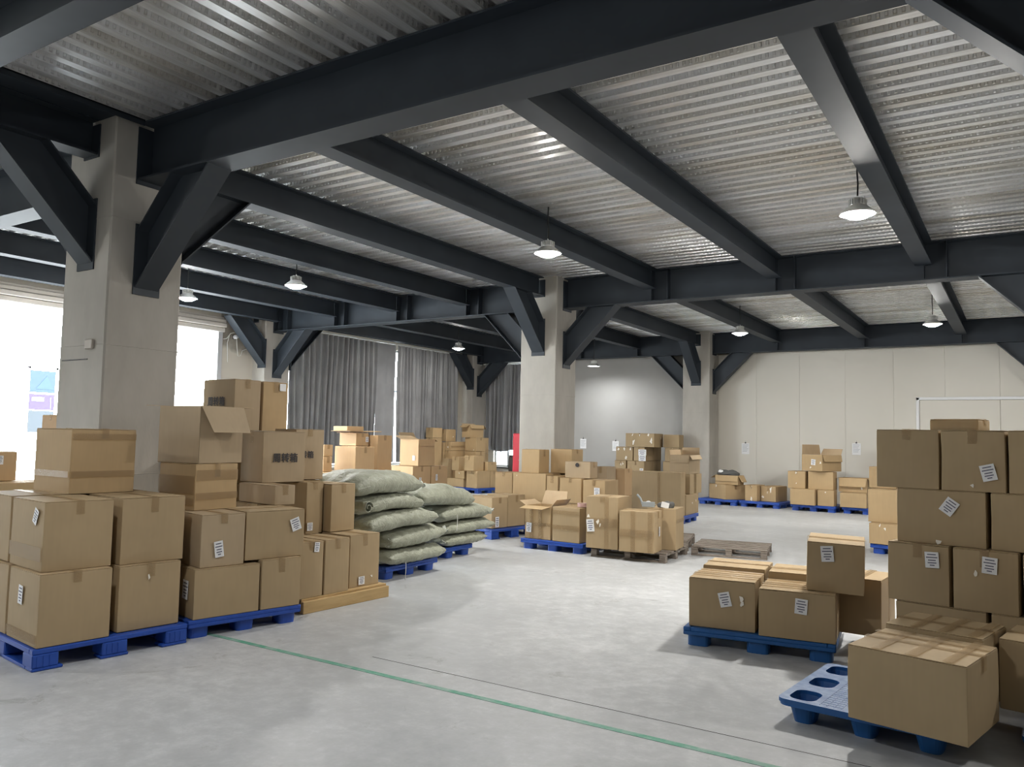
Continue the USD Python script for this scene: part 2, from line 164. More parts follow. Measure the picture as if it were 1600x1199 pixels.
(0.271, 6.438, 0.545, -11, 0.492, 0.492, 0.411, 0, 'carton cut by the right picture edge, second layer of tall right stack', 5, {}),
(-0.458, 6.641, 0.956, -11, 0.574, 0.492, 0.384, 0, 'wide carton with diamond-tilted sticker, third layer of tall right stack', 5, {'st': [('R', 0.61, 0.706, 0.09, 0.11, 35)], 'scr': [('R', 0.48, 0.1, 0.07)]}),
(0.117, 6.53, 0.956, -11, 0.542, 0.492, 0.384, 0, 'carton at right of the third layer, tall right stack', 5, {}),
(-0.669, 6.683, 1.34, -11, 0.422, 0.492, 0.423, 0, 'carton without sticker at left of the top row, tall right stack', 5, {}),
(-0.252, 6.601, 1.34, -11, 0.395, 0.492, 0.422, 0, 'carton with slightly tilted sticker in the top row, tall right stack', 5, {'st': [('R', 0.749, 0.317, 0.09, 0.11, -14)], 'scr': [('R', 0.5, 0.1, 0.04)]}),
(0.2, 6.513, 1.34, -11, 0.492, 0.492, 0.422, 0, 'carton cut by the right picture edge in the top row, tall right stack', 5, {}),
(-2.093, 6.638, 0.15, 97, 0.492, 0.522, 0.392, 0, 'front left carton with tilted sticker and torn strip, low pallet right of centre', 7, {'st': [('L', 0.446, 0.608, 0.09, 0.115, -14)], 'scr': [('L', 0.2, 0.66, 0.06), ('L', 0.2, 0.55, 0.06)], 'tp': [('T', 'x', 0.3, 0.05), ('T', 'x', 0.65, 0.05), ('T', 'x', 0.88, 0.05)]}),
(-1.517, 6.652, 0.15, 97, 0.492, 0.558, 0.363, 0, 'front right carton with upright sticker, low pallet right of centre', 7, {'st': [('L', 0.435, 0.706, 0.09, 0.115, 4)], 'tp': [('T', 'x', 0.3, 0.05), ('T', 'x', 0.65, 0.05), ('T', 'x', 0.9, 0.05)]}),
(-2.157, 7.164, 0.15, 97, 0.492, 0.522, 0.42, 0, 'back left carton with raised lid edge, low pallet right of centre', 7, {'tp': [('T', 'x', 0.5, 0.05)]}),
(-1.581, 7.178, 0.15, 97, 0.492, 0.558, 0.42, 0, 'back middle carton with raised lid edge, under the leaning stickered carton', 7, {'tp': [('T', 'x', 0.4, 0.05)]}),
(-1.103, 7.137, 0.15, 86, 0.492, 0.332, 0.44, 0, 'carton at the back right corner of the low pallet right of centre', 7, {'tp': [('R', 'v', 0.5, 0.05)]}),
(-1.266, 6.743, 0.525, 99, 0.392, 0.409, 0.38, 0, 'leaning carton with upright sticker on top of the low pallet right of centre', 7, {'st': [('L', 0.643, 0.78, 0.09, 0.12, -6)], 'tilt': (1.5, -4)}),
(-0.493, 5.04, 0.145, -12, 0.597, 0.572, 0.398, 0, 'big carton with tape-banded top, front of the pale blue nestable pallet', 8, {'tp': [('T', 'x', 0.25, 0.05), ('T', 'x', 0.55, 0.06), ('T', 'x', 0.85, 0.05), ('T', 'y', 0.75, 0.06)]}),
(-0.424, 5.618, 0.145, -12, 0.532, 0.492, 0.418, 0, 'carton with torn lifted lid behind the big tape-banded near carton', 8, {'tp': [('T', 'x', 0.3, 0.05), ('T', 'x', 0.6, 0.05), ('T', 'x', 0.9, 0.05)]}),
(0.165, 5.708, 0.145, -10, 0.542, 0.492, 0.399, 0, 'carton cut by the right picture edge beside the big tape-banded carton', 8, {}),
(-10.884, 4.726, 0.978, 92, 0.772, 0.542, 0.36, 3, 'orange carton with pale sticker by the open left door, at picture edge', 2, {'st': [('R', 0.72, 0.72, 0.1, 0.11, 0)]}),
(-10.646, 4.276, 0.772, 90, 0.712, 0.692, 0.2, 1, 'low wide carton left under the orange carton by the open door', 2, {}),
(-10.646, 5.036, 0.772, 90, 0.692, 0.692, 0.2, 1, 'low wide carton right under the orange carton by the open door', 2, {}),
(-11.037, 5.974, 1.26, 88, 0.492, 0.492, 0.56, 3, 'orange carton top showing behind the lone top carton, before the bright doorway', 2, {}),
(-10.646, 4.271, 0.15, 90, 0.742, 0.692, 0.62, 1, 'plain carton hidden in the lower layers by the open left door', 2, {}),
(-10.646, 5.041, 0.15, 90, 0.742, 0.692, 0.62, 1, 'plain carton hidden in the lower layers by the open left door', 2, {}),
(-11.037, 5.974, 0.15, 88, 0.492, 0.492, 0.55, 1, 'plain carton hidden in the lower layers by the open left door', 2, {}),
(-11.037, 5.974, 0.705, 88, 0.492, 0.492, 0.55, 1, 'plain carton hidden in the lower layers by the open left door', 2, {}),
]
GLYPHS={"\u5468":[[[21,-8,32,15,38,40,40,130,163,131,165,129,165,-2,163,-9,158,-14,146,-17,124,-17,118,-4,118,3,86,3,82,-6,69,-6,66,-4,66,52,69,54,135,53,136,5,134,3,145,2,144,61,142,59,60,59,55,22,43,-10,37,-18,33,-18],[110,78,145,75,145,112,110,112,111,103,138,103,140,101,140,87,137,85,111,85],[86,36,86,21,117,22,116,36],[60,78,90,77,91,84,66,85,61,89],[60,101,64,103,90,103,91,111,61,112]]],"\u8f6c":[[[22,26,26,31,55,36,54,51,31,49,29,51,25,64,31,72,41,100,26,101,23,104,24,119,46,120,51,139,66,137,69,134,67,120,119,120,124,137,132,139,144,135,142,120,171,119,171,102,136,101,133,91,175,90,177,88,177,72,128,71,124,61,160,61,171,55,171,50,144,13,162,-3,152,-17,147,-17,128,1,101,19,101,23,111,33,128,24,140,40,100,41,98,47,105,71,89,71,90,52,74,50,75,39,95,40,96,25,74,18,73,-16,56,-16,55,15,27,11],[61,101,60,95,74,94,74,70,85,70,85,89,111,90,115,100,90,102],[50,71,55,71,54,79,52,77]]],"\u7bb1":[[[21,12,21,15,39,36,48,54,47,56,27,56,26,73,28,75,54,75,54,92,59,94,54,105,38,82,32,83,22,90,22,95,35,112,47,139,51,140,65,135,63,123,100,123,102,121,109,138,114,140,128,135,127,123,175,122,175,106,145,104,151,94,149,87,168,87,170,85,170,-14,168,-16,152,-16,149,-10,116,-10,113,-17,98,-17,96,-16,96,22,89,16,86,16,74,29,73,-15,71,-17,56,-17,54,-15,53,23,34,0,30,1],[115,9,149,8,150,16,116,17],[115,36,117,34,149,34,150,42,116,43],[116,61,149,60,150,67,116,68],[116,105,106,87,132,88,121,105],[75,56,89,40,96,36,95,56],[81,91,73,85,74,75,96,75,96,85,85,92,86,98,92,105,76,105]]]}
# ---------------------------------------------------------------- helpers
_names = {}
def numbered(parent, name):
    k = (parent, name); n = _names.get(k, 0); _names[k] = n + 1
    return name if n == 0 else f"{name}_{n:03d}"
def tag(p, label=None, cat=None, group=None, kind=None):
    for k, v in (("label", label), ("category", cat), ("group", group), ("kind", kind)):
        if v: p.SetCustomDataByKey(k, v)
    return p
def thing(name, label, cat, loc=(0, 0, 0), rotz=0.0, group=None, kind=None, tilt=None):
    x = UsdGeom.Xform.Define(stage, "/World/" + numbered("/World", name))
    x.AddTranslateOp().Set(Gf.Vec3d(*map(float, loc))); x.AddRotateZOp().Set(float(rotz))
    if tilt: x.AddRotateXYZOp().Set(Gf.Vec3f(tilt[0], tilt[1], 0))
    return tag(x.GetPrim(), label, cat, group, kind)
def part(name, mesh, mat, parent="/World", label=None, smooth=False, kind=None):
    parent = str(parent if isinstance(parent, str) else parent.GetPath())
    return tag(usdkit.mesh(stage, parent + "/" + numbered(parent, name), mesh, mat, smooth).GetPrim(), label, None, None, kind)
def copy_of(src, loc, rotz, label=None, group=None):
    was = src.GetCustomData(); base = src.GetName().rstrip("0123456789").rstrip("_")
    x = UsdGeom.Xform.Define(stage, "/World/" + numbered("/World", base))
    x.GetPrim().GetReferences().AddInternalReference(src.GetPath())
    x.GetPrim().SetInstanceable(True)
    x.ClearXformOpOrder()
    for o, v in zip([x.GetPrim().GetAttribute("xformOp:translate"), x.GetPrim().GetAttribute("xformOp:rotateZ")], (Gf.Vec3d(*map(float, loc)), float(rotz))): o.Set(v)
    x.GetPrim().GetAttribute("xformOpOrder").Set(["xformOp:translate", "xformOp:rotateZ"])
    return tag(x.GetPrim(), label or was["label"], was.get("category"), group or was.get("group"), was.get("kind"))
def bx(x0, x1, y0, y1, z0, z1):
    m = trimesh.creation.box((x1-x0, y1-y0, z1-z0)); m.apply_translation(((x0+x1)/2, (y0+y1)/2, (z0+z1)/2)); return m
def cbx(x0, x1, y0, y1, z0, z1, c=.006):
    """box with chamfered edges (hull of three boxes)"""
    c = min(c, (x1-x0)/2.2, (y1-y0)/2.2, (z1-z0)/2.2)
    p = np.vstack([bx(x0+a, x1-a, y0+b, y1-b, z0+d, z1-d).vertices for a, b, d in ((c, c, 0), (c, 0, c), (0, c, c))])
    return trimesh.Trimesh(p).convex_hull
def cat(*ms): return trimesh.util.concatenate([m for m in ms if m is not None])
def prism(pts, y0, y1):
    """xz polygon extruded along y"""
    m = trimesh.creation.extrude_polygon(Polygon(pts), y1-y0, engine="earcut")
    v = m.vertices.copy(); m.vertices = np.c_[v[:, 0], y1 - v[:, 2], v[:, 1]]; return m
def lathe(prof, n=28): return trimesh.creation.revolve(np.array(prof, float), sections=n)
def tube(pts, r, sides=6):
    import sys
    p = np.asarray(pts, float); t = np.gradient(p, axis=0); t /= np.linalg.norm(t, axis=1, keepdims=True) + 1e-12
    a = np.cross(t, np.where(np.abs(t[:, 2:]) < .9, [0, 0, 1.], [1., 0, 0])); a /= np.linalg.norm(a, axis=1, keepdims=True) + 1e-12
    b = np.cross(t, a); g = np.arange(sides)*2*np.pi/sides
    v = (p[:, None] + r*(np.cos(g)[None, :, None]*a[:, None] + np.sin(g)[None, :, None]*b[:, None])).reshape(-1, 3)
    i, j = np.meshgrid(np.arange(len(p)-1), np.arange(sides), indexing="ij")
    q = np.stack([i*sides+j, i*sides+(j+1) % sides, (i+1)*sides+(j+1) % sides, (i+1)*sides+j], -1).reshape(-1, 4)
    return trimesh.Trimesh(v, np.vstack([q[:, [0, 1, 2]], q[:, [0, 2, 3]]]), process=False)
def rot(m, axis, deg, at=(0, 0, 0)):
    m = m.copy(); m.apply_transform(trimesh.transformations.rotation_matrix(math.radians(deg), axis, at)); return m
def mv(m, *d): m = m.copy(); m.apply_translation(d); return m
# ---------------------------------------------------------------- materials
def mat(name, nodes, links=(), surface="p.BSDF"): return usdkit.material(stage, "/World/Looks/" + name, nodes, links, surface=surface)
def plain(name, col, rough=.5, metal=0., spec=.5, **k):
    return mat(name, {"p": ("principled_bsdf", dict(base_color=col, roughness=rough, metallic=metal, specular_ior_level=spec, **k))})
def mottled(name, c0, c1, scale, rough=.6, metal=0., spec=.4, bump=.0, bscale=30., stretch=(1, 1, 1), detail=6, lo=.35, hi=.65, **k):
    n = {"g": ("geometry", {}), "m": ("mapping", {"scale": stretch}), "n": ("noise_texture", {"scale": scale, "detail": detail, "roughness": .6}),
         "r": ("rgb_ramp", {"ramp": [(0, c0), (lo, c0), (hi, c1), (1, c1)]}),
         "p": ("principled_bsdf", dict(roughness=rough, metallic=metal, specular_ior_level=spec, **k))}
    l = [("g.position", "m.vector"), ("m.vector", "n.vector"), ("n.fac", "r.fac"), ("r.color", "p.base_color")]
    if bump:
        n["bn"] = ("noise_texture", {"scale": bscale, "detail": 4}); n["b"] = ("bump", {"strength": bump, "distance": .01})
        l += [("m.vector", "bn.vector"), ("bn.fac", "b.height"), ("b.normal", "p.normal")]
    return mat(name, n, l)
def cardboard(name, c, dark=.86):
    d = tuple(x*dark for x in c)
    n = {"tc": ("texture_coordinate", {}), "g": ("geometry", {}), "m": ("mapping", {"scale": (1, 1, .12)}),
         "n1": ("noise_texture", {"scale": 2.3, "detail": 5, "roughness": .6}), "n2": ("noise_texture", {"scale": 38, "detail": 3}),
         "mx": ("math", {"math_type": "multiply_add", "value2": .35, "value3": 0.}), "ad": ("math", {"math_type": "add"}),
         "r": ("rgb_ramp", {"ramp": [(.35, d), (.85, c)]}),
         "w": ("wave_texture", {"scale": 34., "distortion": .4, "detail": 1}), "b": ("bump", {"strength": .09, "distance": .004}),
         "p": ("principled_bsdf", dict(roughness=.72, specular_ior_level=.28))}
    l = [("g.position", "n1.vector"), ("g.position", "m.vector"), ("m.vector", "n2.vector"), ("n2.fac", "mx.value1"),
         ("n1.fac", "ad.value1"), ("mx.value", "ad.value2"), ("ad.value", "r.fac"), ("r.color", "p.base_color"),
         ("n2.fac", "b.height"), ("b.normal", "p.normal")]
    n.pop("w"); n.pop("tc")
    return mat(name, n, l)
BOX_MATS = [cardboard("kraft_tan", (.40, .295, .17)), cardboard("kraft_warm", (.46, .325, .175)), cardboard("kraft_grey", (.42, .32, .205)), cardboard("kraft_orange", (.52, .35, .19))]
INNER = cardboard("kraft_inner", (.50, .37, .23))
TAPE = mat("packing_tape", {"t": ("transparent_bsdf", {"color": (.97, .93, .86)}), "p": ("principled_bsdf", dict(base_color=(.43, .34, .225), roughness=.34, specular_ior_level=.6)), "x": ("mix_closure", {"fac": .24})},
           [("t.BSDF", "x.closure1"), ("p.BSDF", "x.closure2")], "x.closure")
PAPER = plain("label_paper", (.74, .74, .74), .55); INK = plain("printed_ink", (.16, .16, .2), .6); SCRAP = plain("torn_paper", (.78, .74, .66), .6)
BLACKINK = plain("stencil_ink", (.03, .025, .025), .6)
STEEL = mottled("painted_steel", (.022, .029, .039), (.030, .039, .050), 1.7, rough=.58, spec=.4)
BRACE = mottled("painted_brace_steel", (.029, .037, .047), (.037, .046, .057), 1.7, rough=.58, spec=.4)
CONCRETE = mottled("column_concrete", (.37, .348, .308), (.46, .435, .39), 1.6, rough=.8, bump=.25, bscale=22, stretch=(1, 1, .45))
PLASTER = mottled("plaster", (.50, .46, .39), (.56, .52, .45), .8, rough=.85, bump=.08, bscale=30)
def wall_paint():
    n = {"g": ("geometry", {}), "s": ("separate_xyz", {}), "n": ("noise_texture", {"scale": 1.6, "detail": 6}), "a": ("math", {"math_type": "multiply_add", "value2": .9, "value3": -.45}), "z": ("math", {"math_type": "add"}),
         "m": ("map_range", {"from_min": 3.45, "from_max": 3.62, "clamp": True}), "n2": ("noise_texture", {"scale": 3.5, "detail": 7}),
         "r": ("rgb_ramp", {"ramp": [(.3, (.17, .155, .13)), (.7, (.36, .33, .28))]}), "c": ("mix_color", {"a": (.54, .50, .43)}),
         "p": ("principled_bsdf", dict(roughness=.85, specular_ior_level=.2))}
    l = [("g.position", "s.vector"), ("g.position", "n.vector"), ("n.fac", "a.value1"), ("s.z", "z.value1"), ("a.value", "z.value2"), ("z.value", "m.value"),
         ("g.position", "n2.vector"), ("n2.fac", "r.fac"), ("m.result", "c.fac"), ("r.color", "c.b"), ("c.result", "p.base_color")]
    return mat("half_painted_wall", n, l)
WALLP = wall_paint()
PANEL = mottled("sandwich_panel", (.62, .59, .52), (.65, .62, .55), .35, rough=.45, spec=.4)
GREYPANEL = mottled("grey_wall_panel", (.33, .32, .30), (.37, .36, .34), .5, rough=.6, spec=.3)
def floor_mat():
    n = {"g": ("geometry", {}), "m": ("mapping", {"scale": (1, 1, 1)}), "n1": ("noise_texture", {"scale": .45, "detail": 8, "roughness": .65}), "n2": ("noise_texture", {"scale": 7., "detail": 9, "roughness": .75}),
         "x": ("mix_float", {"fac": .52}), "r": ("rgb_ramp", {"ramp": [(.30, (.305, .314, .318)), (.50, (.42, .43, .434)), (.62, (.54, .547, .55))]}),
         "v": ("noise_texture", {"scale": 1.7, "detail": 9, "roughness": .75, "distortion": 1.2}), "vr": ("rgb_ramp", {"ramp": [(.60, (1, 1, 1)), (.65, (.78, .77, .75)), (.72, (.62, .61, .59))]}),
         "mu": ("mix_color", {"blend_type": "multiply", "fac": .8}),
         "rr": ("map_range", {"from_min": .3, "from_max": .7, "to_min": .36, "to_max": .55}), "b": ("bump", {"strength": .12, "distance": .004}),
         "p": ("principled_bsdf", dict(specular_ior_level=.45))}
    l = [("g.position", "n1.vector"), ("g.position", "n2.vector"), ("n1.fac", "x.a"), ("n2.fac", "x.b"), ("x.result", "r.fac"), ("g.position", "v.vector"), ("v.fac", "vr.fac"),
         ("r.color", "mu.a"), ("vr.color", "mu.b"), ("mu.result", "p.base_color"), ("n2.fac", "rr.value"), ("rr.result", "p.roughness"), ("n2.fac", "b.height"), ("b.normal", "p.normal")]
    return mat("concrete_floor", n, l)
FLOOR = floor_mat()
def deck_mat(name, axis):
    """galvanised deck; embossed dots on the ribs' sloping webs come from a bump along the rib axis"""
    o = "x" if axis == "x" else "y"; q = "y" if axis == "x" else "x"
    n = {"g": ("geometry", {}), "s": ("separate_xyz", {}), "ns": ("separate_xyz", {}), "f": ("math", {"math_type": "multiply", "value2": 2*math.pi/.055}), "sn": ("math", {"math_type": "sine"}),
         "c": ("map_range", {"from_min": .1, "from_max": .5, "clamp": True}), "ab": ("math", {"math_type": "absolute"}), "gt": ("map_range", {"from_min": .55, "from_max": .65, "clamp": True}), "mu": ("math", {"math_type": "multiply"}), "zd": ("math", {"math_type": "subtract", "value2": 4.6775}), "za": ("math", {"math_type": "absolute"}), "zm": ("map_range", {"from_min": .021, "from_max": .012, "clamp": True}), "m2": ("math", {"math_type": "multiply"}),
         "b": ("bump", {"strength": 1., "distance": .05}), "no": ("noise_texture", {"scale": .9, "detail": 6, "roughness": .6}), "mp": ("mapping", {"scale": (.25, 3, 1) if axis == "x" else (3, .25, 1)}),
         "r": ("rgb_ramp", {"ramp": [(.30, (.70, .66, .58)), (.45, (.80, .795, .78)), (.6, (.86, .87, .885))]}), "ro": ("map_range", {"from_min": .3, "from_max": .7, "to_min": .24, "to_max": .40}),
         "p": ("principled_bsdf", dict(metallic=.72, specular_ior_level=.6))}
    l = [("g.position", "s.vector"), ("g.true_normal", "ns.vector"), ("s."+o, "f.value1"), ("f.value", "sn.value1"), ("sn.value", "c.value"), ("ns."+q, "ab.value1"), ("ab.value", "gt.value"), ("c.result", "mu.value1"), ("gt.result", "mu.value2"),
         ("mu.value", "m2.value1"), ("s.z", "zd.value1"), ("zd.value", "za.value1"), ("za.value", "zm.value"), ("zm.result", "m2.value2"), ("m2.value", "b.height"), ("b.normal", "p.normal"), ("g.position", "mp.vector"), ("mp.vector", "no.vector"), ("no.fac", "r.fac"), ("r.color", "p.base_color"), ("no.fac", "ro.value"), ("ro.result", "p.roughness")]
    return mat(name, n, l)
DECKX, DECKY = deck_mat("deck_sheet_x", "x"), deck_mat("deck_sheet_y", "y")
BLUE = mottled("blue_plastic", (.012, .055, .30), (.016, .070, .36), 4, rough=.42, spec=.45)
BLUE2 = mottled("teal_blue_plastic", (.010, .085, .27), (.014, .10, .31), 4, rough=.45, spec=.45)
PALEBLUE = mottled("scuffed_blue_plastic", (.13, .21, .37), (.24, .32, .48), 14, rough=.45, spec=.5, bump=.3, bscale=60)
WOOD = mottled("weathered_pallet_wood", (.17, .14, .115), (.27, .235, .20), 6, rough=.8, spec=.2, bump=.3, bscale=40, stretch=(.3, 3, 3))
FRESHWOOD = mottled("fresh_pine_wood", (.40, .27, .12), (.50, .35, .17), 5, rough=.7, spec=.25, bump=.2, bscale=40, stretch=(3, .3, 3))
def pale_top(name):
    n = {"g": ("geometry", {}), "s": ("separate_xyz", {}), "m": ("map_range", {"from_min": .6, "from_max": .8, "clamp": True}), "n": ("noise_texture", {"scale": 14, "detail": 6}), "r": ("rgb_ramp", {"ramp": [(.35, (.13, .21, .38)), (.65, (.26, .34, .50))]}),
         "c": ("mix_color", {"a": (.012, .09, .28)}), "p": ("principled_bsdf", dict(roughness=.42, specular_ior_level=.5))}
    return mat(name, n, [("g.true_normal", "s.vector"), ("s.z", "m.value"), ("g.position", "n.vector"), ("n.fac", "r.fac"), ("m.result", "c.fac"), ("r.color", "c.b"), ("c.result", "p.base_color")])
PALEBLUE = pale_top("pale_top_blue_plastic")  # paler blue on upward faces, darker blue on the sides
def sack_mat():
    n = {"g": ("geometry", {}), "n": ("noise_texture", {"scale": 3, "detail": 6, "roughness": .65}), "r": ("rgb_ramp", {"ramp": [(.3, (.20, .208, .152)), (.65, (.33, .342, .262))]}),
         "w": ("noise_texture", {"scale": 15, "detail": 6, "distortion": .8}), "b": ("bump", {"strength": .8, "distance": .022}), "p": ("principled_bsdf", dict(roughness=.5, specular_ior_level=.45, sheen_weight=.15))}
    return mat("woven_sack", n, [("g.position", "n.vector"), ("n.fac", "r.fac"), ("r.color", "p.base_color"), ("g.position", "w.vector"), ("w.fac", "b.height"), ("b.normal", "p.normal")])
SACK = sack_mat(); SACKEND = plain("sack_fray", (.50, .52, .46), .6); CORD = plain("white_cord", (.7, .7, .66), .6)
CURT = mat("curtain_cloth", {"g": ("geometry", {}), "n": ("noise_texture", {"scale": 2, "detail": 4}), "r": ("rgb_ramp", {"ramp": [(.3, (.20, .20, .205)), (.7, (.27, .27, .275))]}),
     "p": ("principled_bsdf", dict(roughness=.38, specular_ior_level=.6, sheen_weight=.3)), "t": ("translucent_bsdf", {"color": (.30, .31, .34)}), "x": ("mix_closure", {"fac": .06})},
     [("g.position", "n.vector"), ("n.fac", "r.fac"), ("r.color", "p.base_color"), ("p.BSDF", "x.closure1"), ("t.BSDF", "x.closure2")], "x.closure")
GLASS = mat("window_glass", {"t": ("transparent_bsdf", {"color": (.95, .97, .97)}), "s": ("glossy_bsdf", {"color": (1, 1, 1), "roughness": .02}), "x": ("mix_closure", {"fac": .07})},
     [("t.BSDF", "x.closure1"), ("s.BSDF", "x.closure2")], "x.closure")
ALU = plain("lamp_aluminium", (.72, .72, .70), .35, .6); ALUFRAME = plain("window_aluminium", (.55, .56, .57), .4, .5); BLACK = plain("black_rubber", (.02, .02, .02), .5)
DIFF = mat("lamp_diffuser", {"e": ("emission", {"color": (1., .975, .93), "strength": LAMP_POWER})}, surface="e.emission")
RED = plain("red_paint", (.55, .012, .03), .4); DARKBOX = plain("dark_plastic", (.055, .05, .045), .5); WHITE = plain("white_paint", (.75, .75, .75), .5)
GREENLINE = mottled("worn_green_paint", (.10, .32, .22), (.33, .42, .38), 9, rough=.6, lo=.4, hi=.7)
SHUTTER = plain("shutter_aluminium", (.62, .58, .53), .45, .2)
# ---------------------------------------------------------------- setting: floor, walls
XL, XR, YB, YF = -15.60, 9.6, 22.10, -4.3
ZG, ZB, ZD = 4.07, 4.29, 4.645          # girder bottom, secondary beam bottom, underside of the deck
part("floor", bx(XL-.25, XR+.2, YF-.2, YB+.2, -.2, 0), FLOOR, kind="structure")
GX = [-7.60, .945, 9.49]; LX = -15.56; GY = [-3.98, 4.57, 13.12, 21.66]
wl = UsdGeom.Xform.Define(stage, "/World/wall_left").GetPrim(); tag(wl, kind="structure")
T = .22
def lwall(y0, y1, z0, z1, m=PLASTER): part("wall_section", bx(XL-T, XL, y0, y1, z0, z1), m, wl)
lwall(YF, -2.5, 0, 4.7); lwall(-2.5, .5, 2.6, 4.7); lwall(.5, 4.95, 0, 4.7); lwall(4.95, 11.8, 3.98, 4.7); lwall(11.8, 13.55, 0, 4.7, WALLP); lwall(13.55, 20.5, 0, .75); lwall(13.55, 20.5, 4.15, 4.7); lwall(20.5, YB+T, 0, 4.7)
wb = UsdGeom.Xform.Define(stage, "/World/wall_back").GetPrim(); tag(wb, kind="structure")
WX0, WX1 = -14.85, -13.30
part("wall_section", bx(XL, WX0, YB, YB+T, 0, 4.7), PLASTER, wb); part("wall_section", bx(WX0, WX1, YB, YB+T, 0, .66), PLASTER, wb)
part("wall_section", bx(WX0, WX1, YB, YB+T, 4.1, 4.7), PLASTER, wb)
xs = [-1.59 + 1.145*k for k in range(-10, 11)]
xs = [WX1] + [x for x in xs if x > WX1 + .2 and x < XR - .2] + [XR]
part("backing", bx(WX1, XR, YB+.008, YB+T, 0, 4.7), PANEL, wb)
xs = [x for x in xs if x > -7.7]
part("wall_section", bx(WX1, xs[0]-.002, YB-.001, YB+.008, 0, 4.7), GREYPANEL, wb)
for a, b in zip(xs[:-1], xs[1:]):
    part("wall_panel", cbx(a+.002, b-.002, YB, YB+.0078, 0, 4.7, .003), PANEL, wb)
part("wall_right", bx(XR, XR+.2, YF, YB, 0, 4.7), CONCRETE, kind="structure")
part("wall_front", bx(XL, XR, YF-.2, YF, 0, 4.7), CONCRETE, kind="structure")
# sliding panel door in the back wall: a raised frame with its own leaf
dr = UsdGeom.Xform.Define(stage, "/World/door_1").GetPrim(); tag(dr, kind="structure")
for a, b in ((-2.15, -.45), (-.445, 1.25)): part("door_leaf", cbx(a, b, YB-.02, YB-.002, .02, 2.76, .004), PANEL, dr)
part("door_frame", cat(cbx(-2.23, -2.16, YB-.045, YB-.002, 0, 2.83), cbx(1.26, 1.33, YB-.045, YB-.002, 0, 2.83), cbx(-2.23, 1.33, YB-.045, YB-.002, 2.77, 2.84)), WHITE, dr)
# the open roller door on the left
d2 = UsdGeom.Xform.Define(stage, "/World/door_2").GetPrim(); tag(d2, kind="structure")
for i, (z0, z1, dx) in enumerate(((3.93, 4.03, .10), (4.035, 4.13, .16), (4.135, 4.22, .13), (4.225, 4.28, .06))):
    part("shutter_housing", cbx(XL-.02, XL+dx, 4.95, 11.85, z0, z1, .012), SHUTTER, d2)
for y in (4.95, 11.70): part("guide_rail", cbx(XL-.10, XL+.06, y, y+.12, 0, 3.95), ALUFRAME, d2)
part("trim_1", bx(-4.1, -.2, 4.552, 4.558, .0004, .0012), DARKBOX, kind="structure")     # saw-cut floor joint
# windows
w1 = UsdGeom.Xform.Define(stage, "/World/window_1").GetPrim(); tag(w1, kind="structure")
fr = [bx(XL-.16, XL-.10, 13.55, 20.5, .75, .81), bx(XL-.16, XL-.10, 13.55, 20.5, 4.09, 4.15), bx(XL-.16, XL-.10, 13.55, 20.5, 2.9, 2.95)]
fr += [bx(XL-.16, XL-.10, y, y+.06, .75, 4.15) for y in np.linspace(13.55, 20.44, 5)]
part("window_frame", cat(*fr), ALUFRAME, w1)
for a, b in zip(np.linspace(13.55, 20.44, 5)[:-1], np.linspace(13.55, 20.44, 5)[1:]):
    part("pane", bx(XL-.135, XL-.125, a+.06, b, .81, 2.9), GLASS, w1); part("pane", bx(XL-.135, XL-.125, a+.06, b, 2.95, 4.09), GLASS, w1)
part("window_sill", cbx(XL-.02, XL+.05, 13.5, 20.55, .70, .75), PLASTER, w1)
w2 = UsdGeom.Xform.Define(stage, "/World/window_2").GetPrim(); tag(w2, kind="structure")
ys = (YB+.10, YB+.16)
part("window_frame", cat(bx(WX0, WX1, *ys, .66, .72), bx(WX0, WX1, *ys, 4.04, 4.1), bx(WX0, WX0+.06, *ys, .66, 4.1), bx(WX1-.06, WX1, *ys, .66, 4.1), bx(-14.36, -14.30, *ys, .66, 4.1)), ALUFRAME, w2)
part("pane", bx(WX0+.06, -14.36, YB+.125, YB+.135, .72, 4.04), GLASS, w2); part("pane", bx(-14.30, WX1-.06, YB+.125, YB+.135, .72, 4.04), GLASS, w2)
part("window_sill", cbx(WX0-.03, WX1+.03, YB-.05, YB+.02, .62, .66), DARKBOX, w2)
# outdoors: pale yard, and a banner stand with three pale panels
d3 = UsdGeom.Xform.Define(stage, "/World/door_3").GetPrim(); tag(d3, kind="structure")  # unseen opening, added and sized to let daylight onto the near cartons
part("door_frame", cat(cbx(XL-.10, XL+.03, -2.6, -2.5, 0, 2.7), cbx(XL-.10, XL+.03, .5, .6, 0, 2.7), cbx(XL-.10, XL+.03, -2.6, .6, 2.6, 2.7)), ALUFRAME, d3)
part("yard_ground", bx(-60, XL-.25, -30, 60, -.25, -.03), plain("yard_concrete", (.55, .54, .52), .8), kind="structure")
part("yard_ground", bx(XL-.25, XR+10, YB+.2, 60, -.25, -.03), plain("yard_concrete_back", (.55, .54, .52), .8), kind="structure")
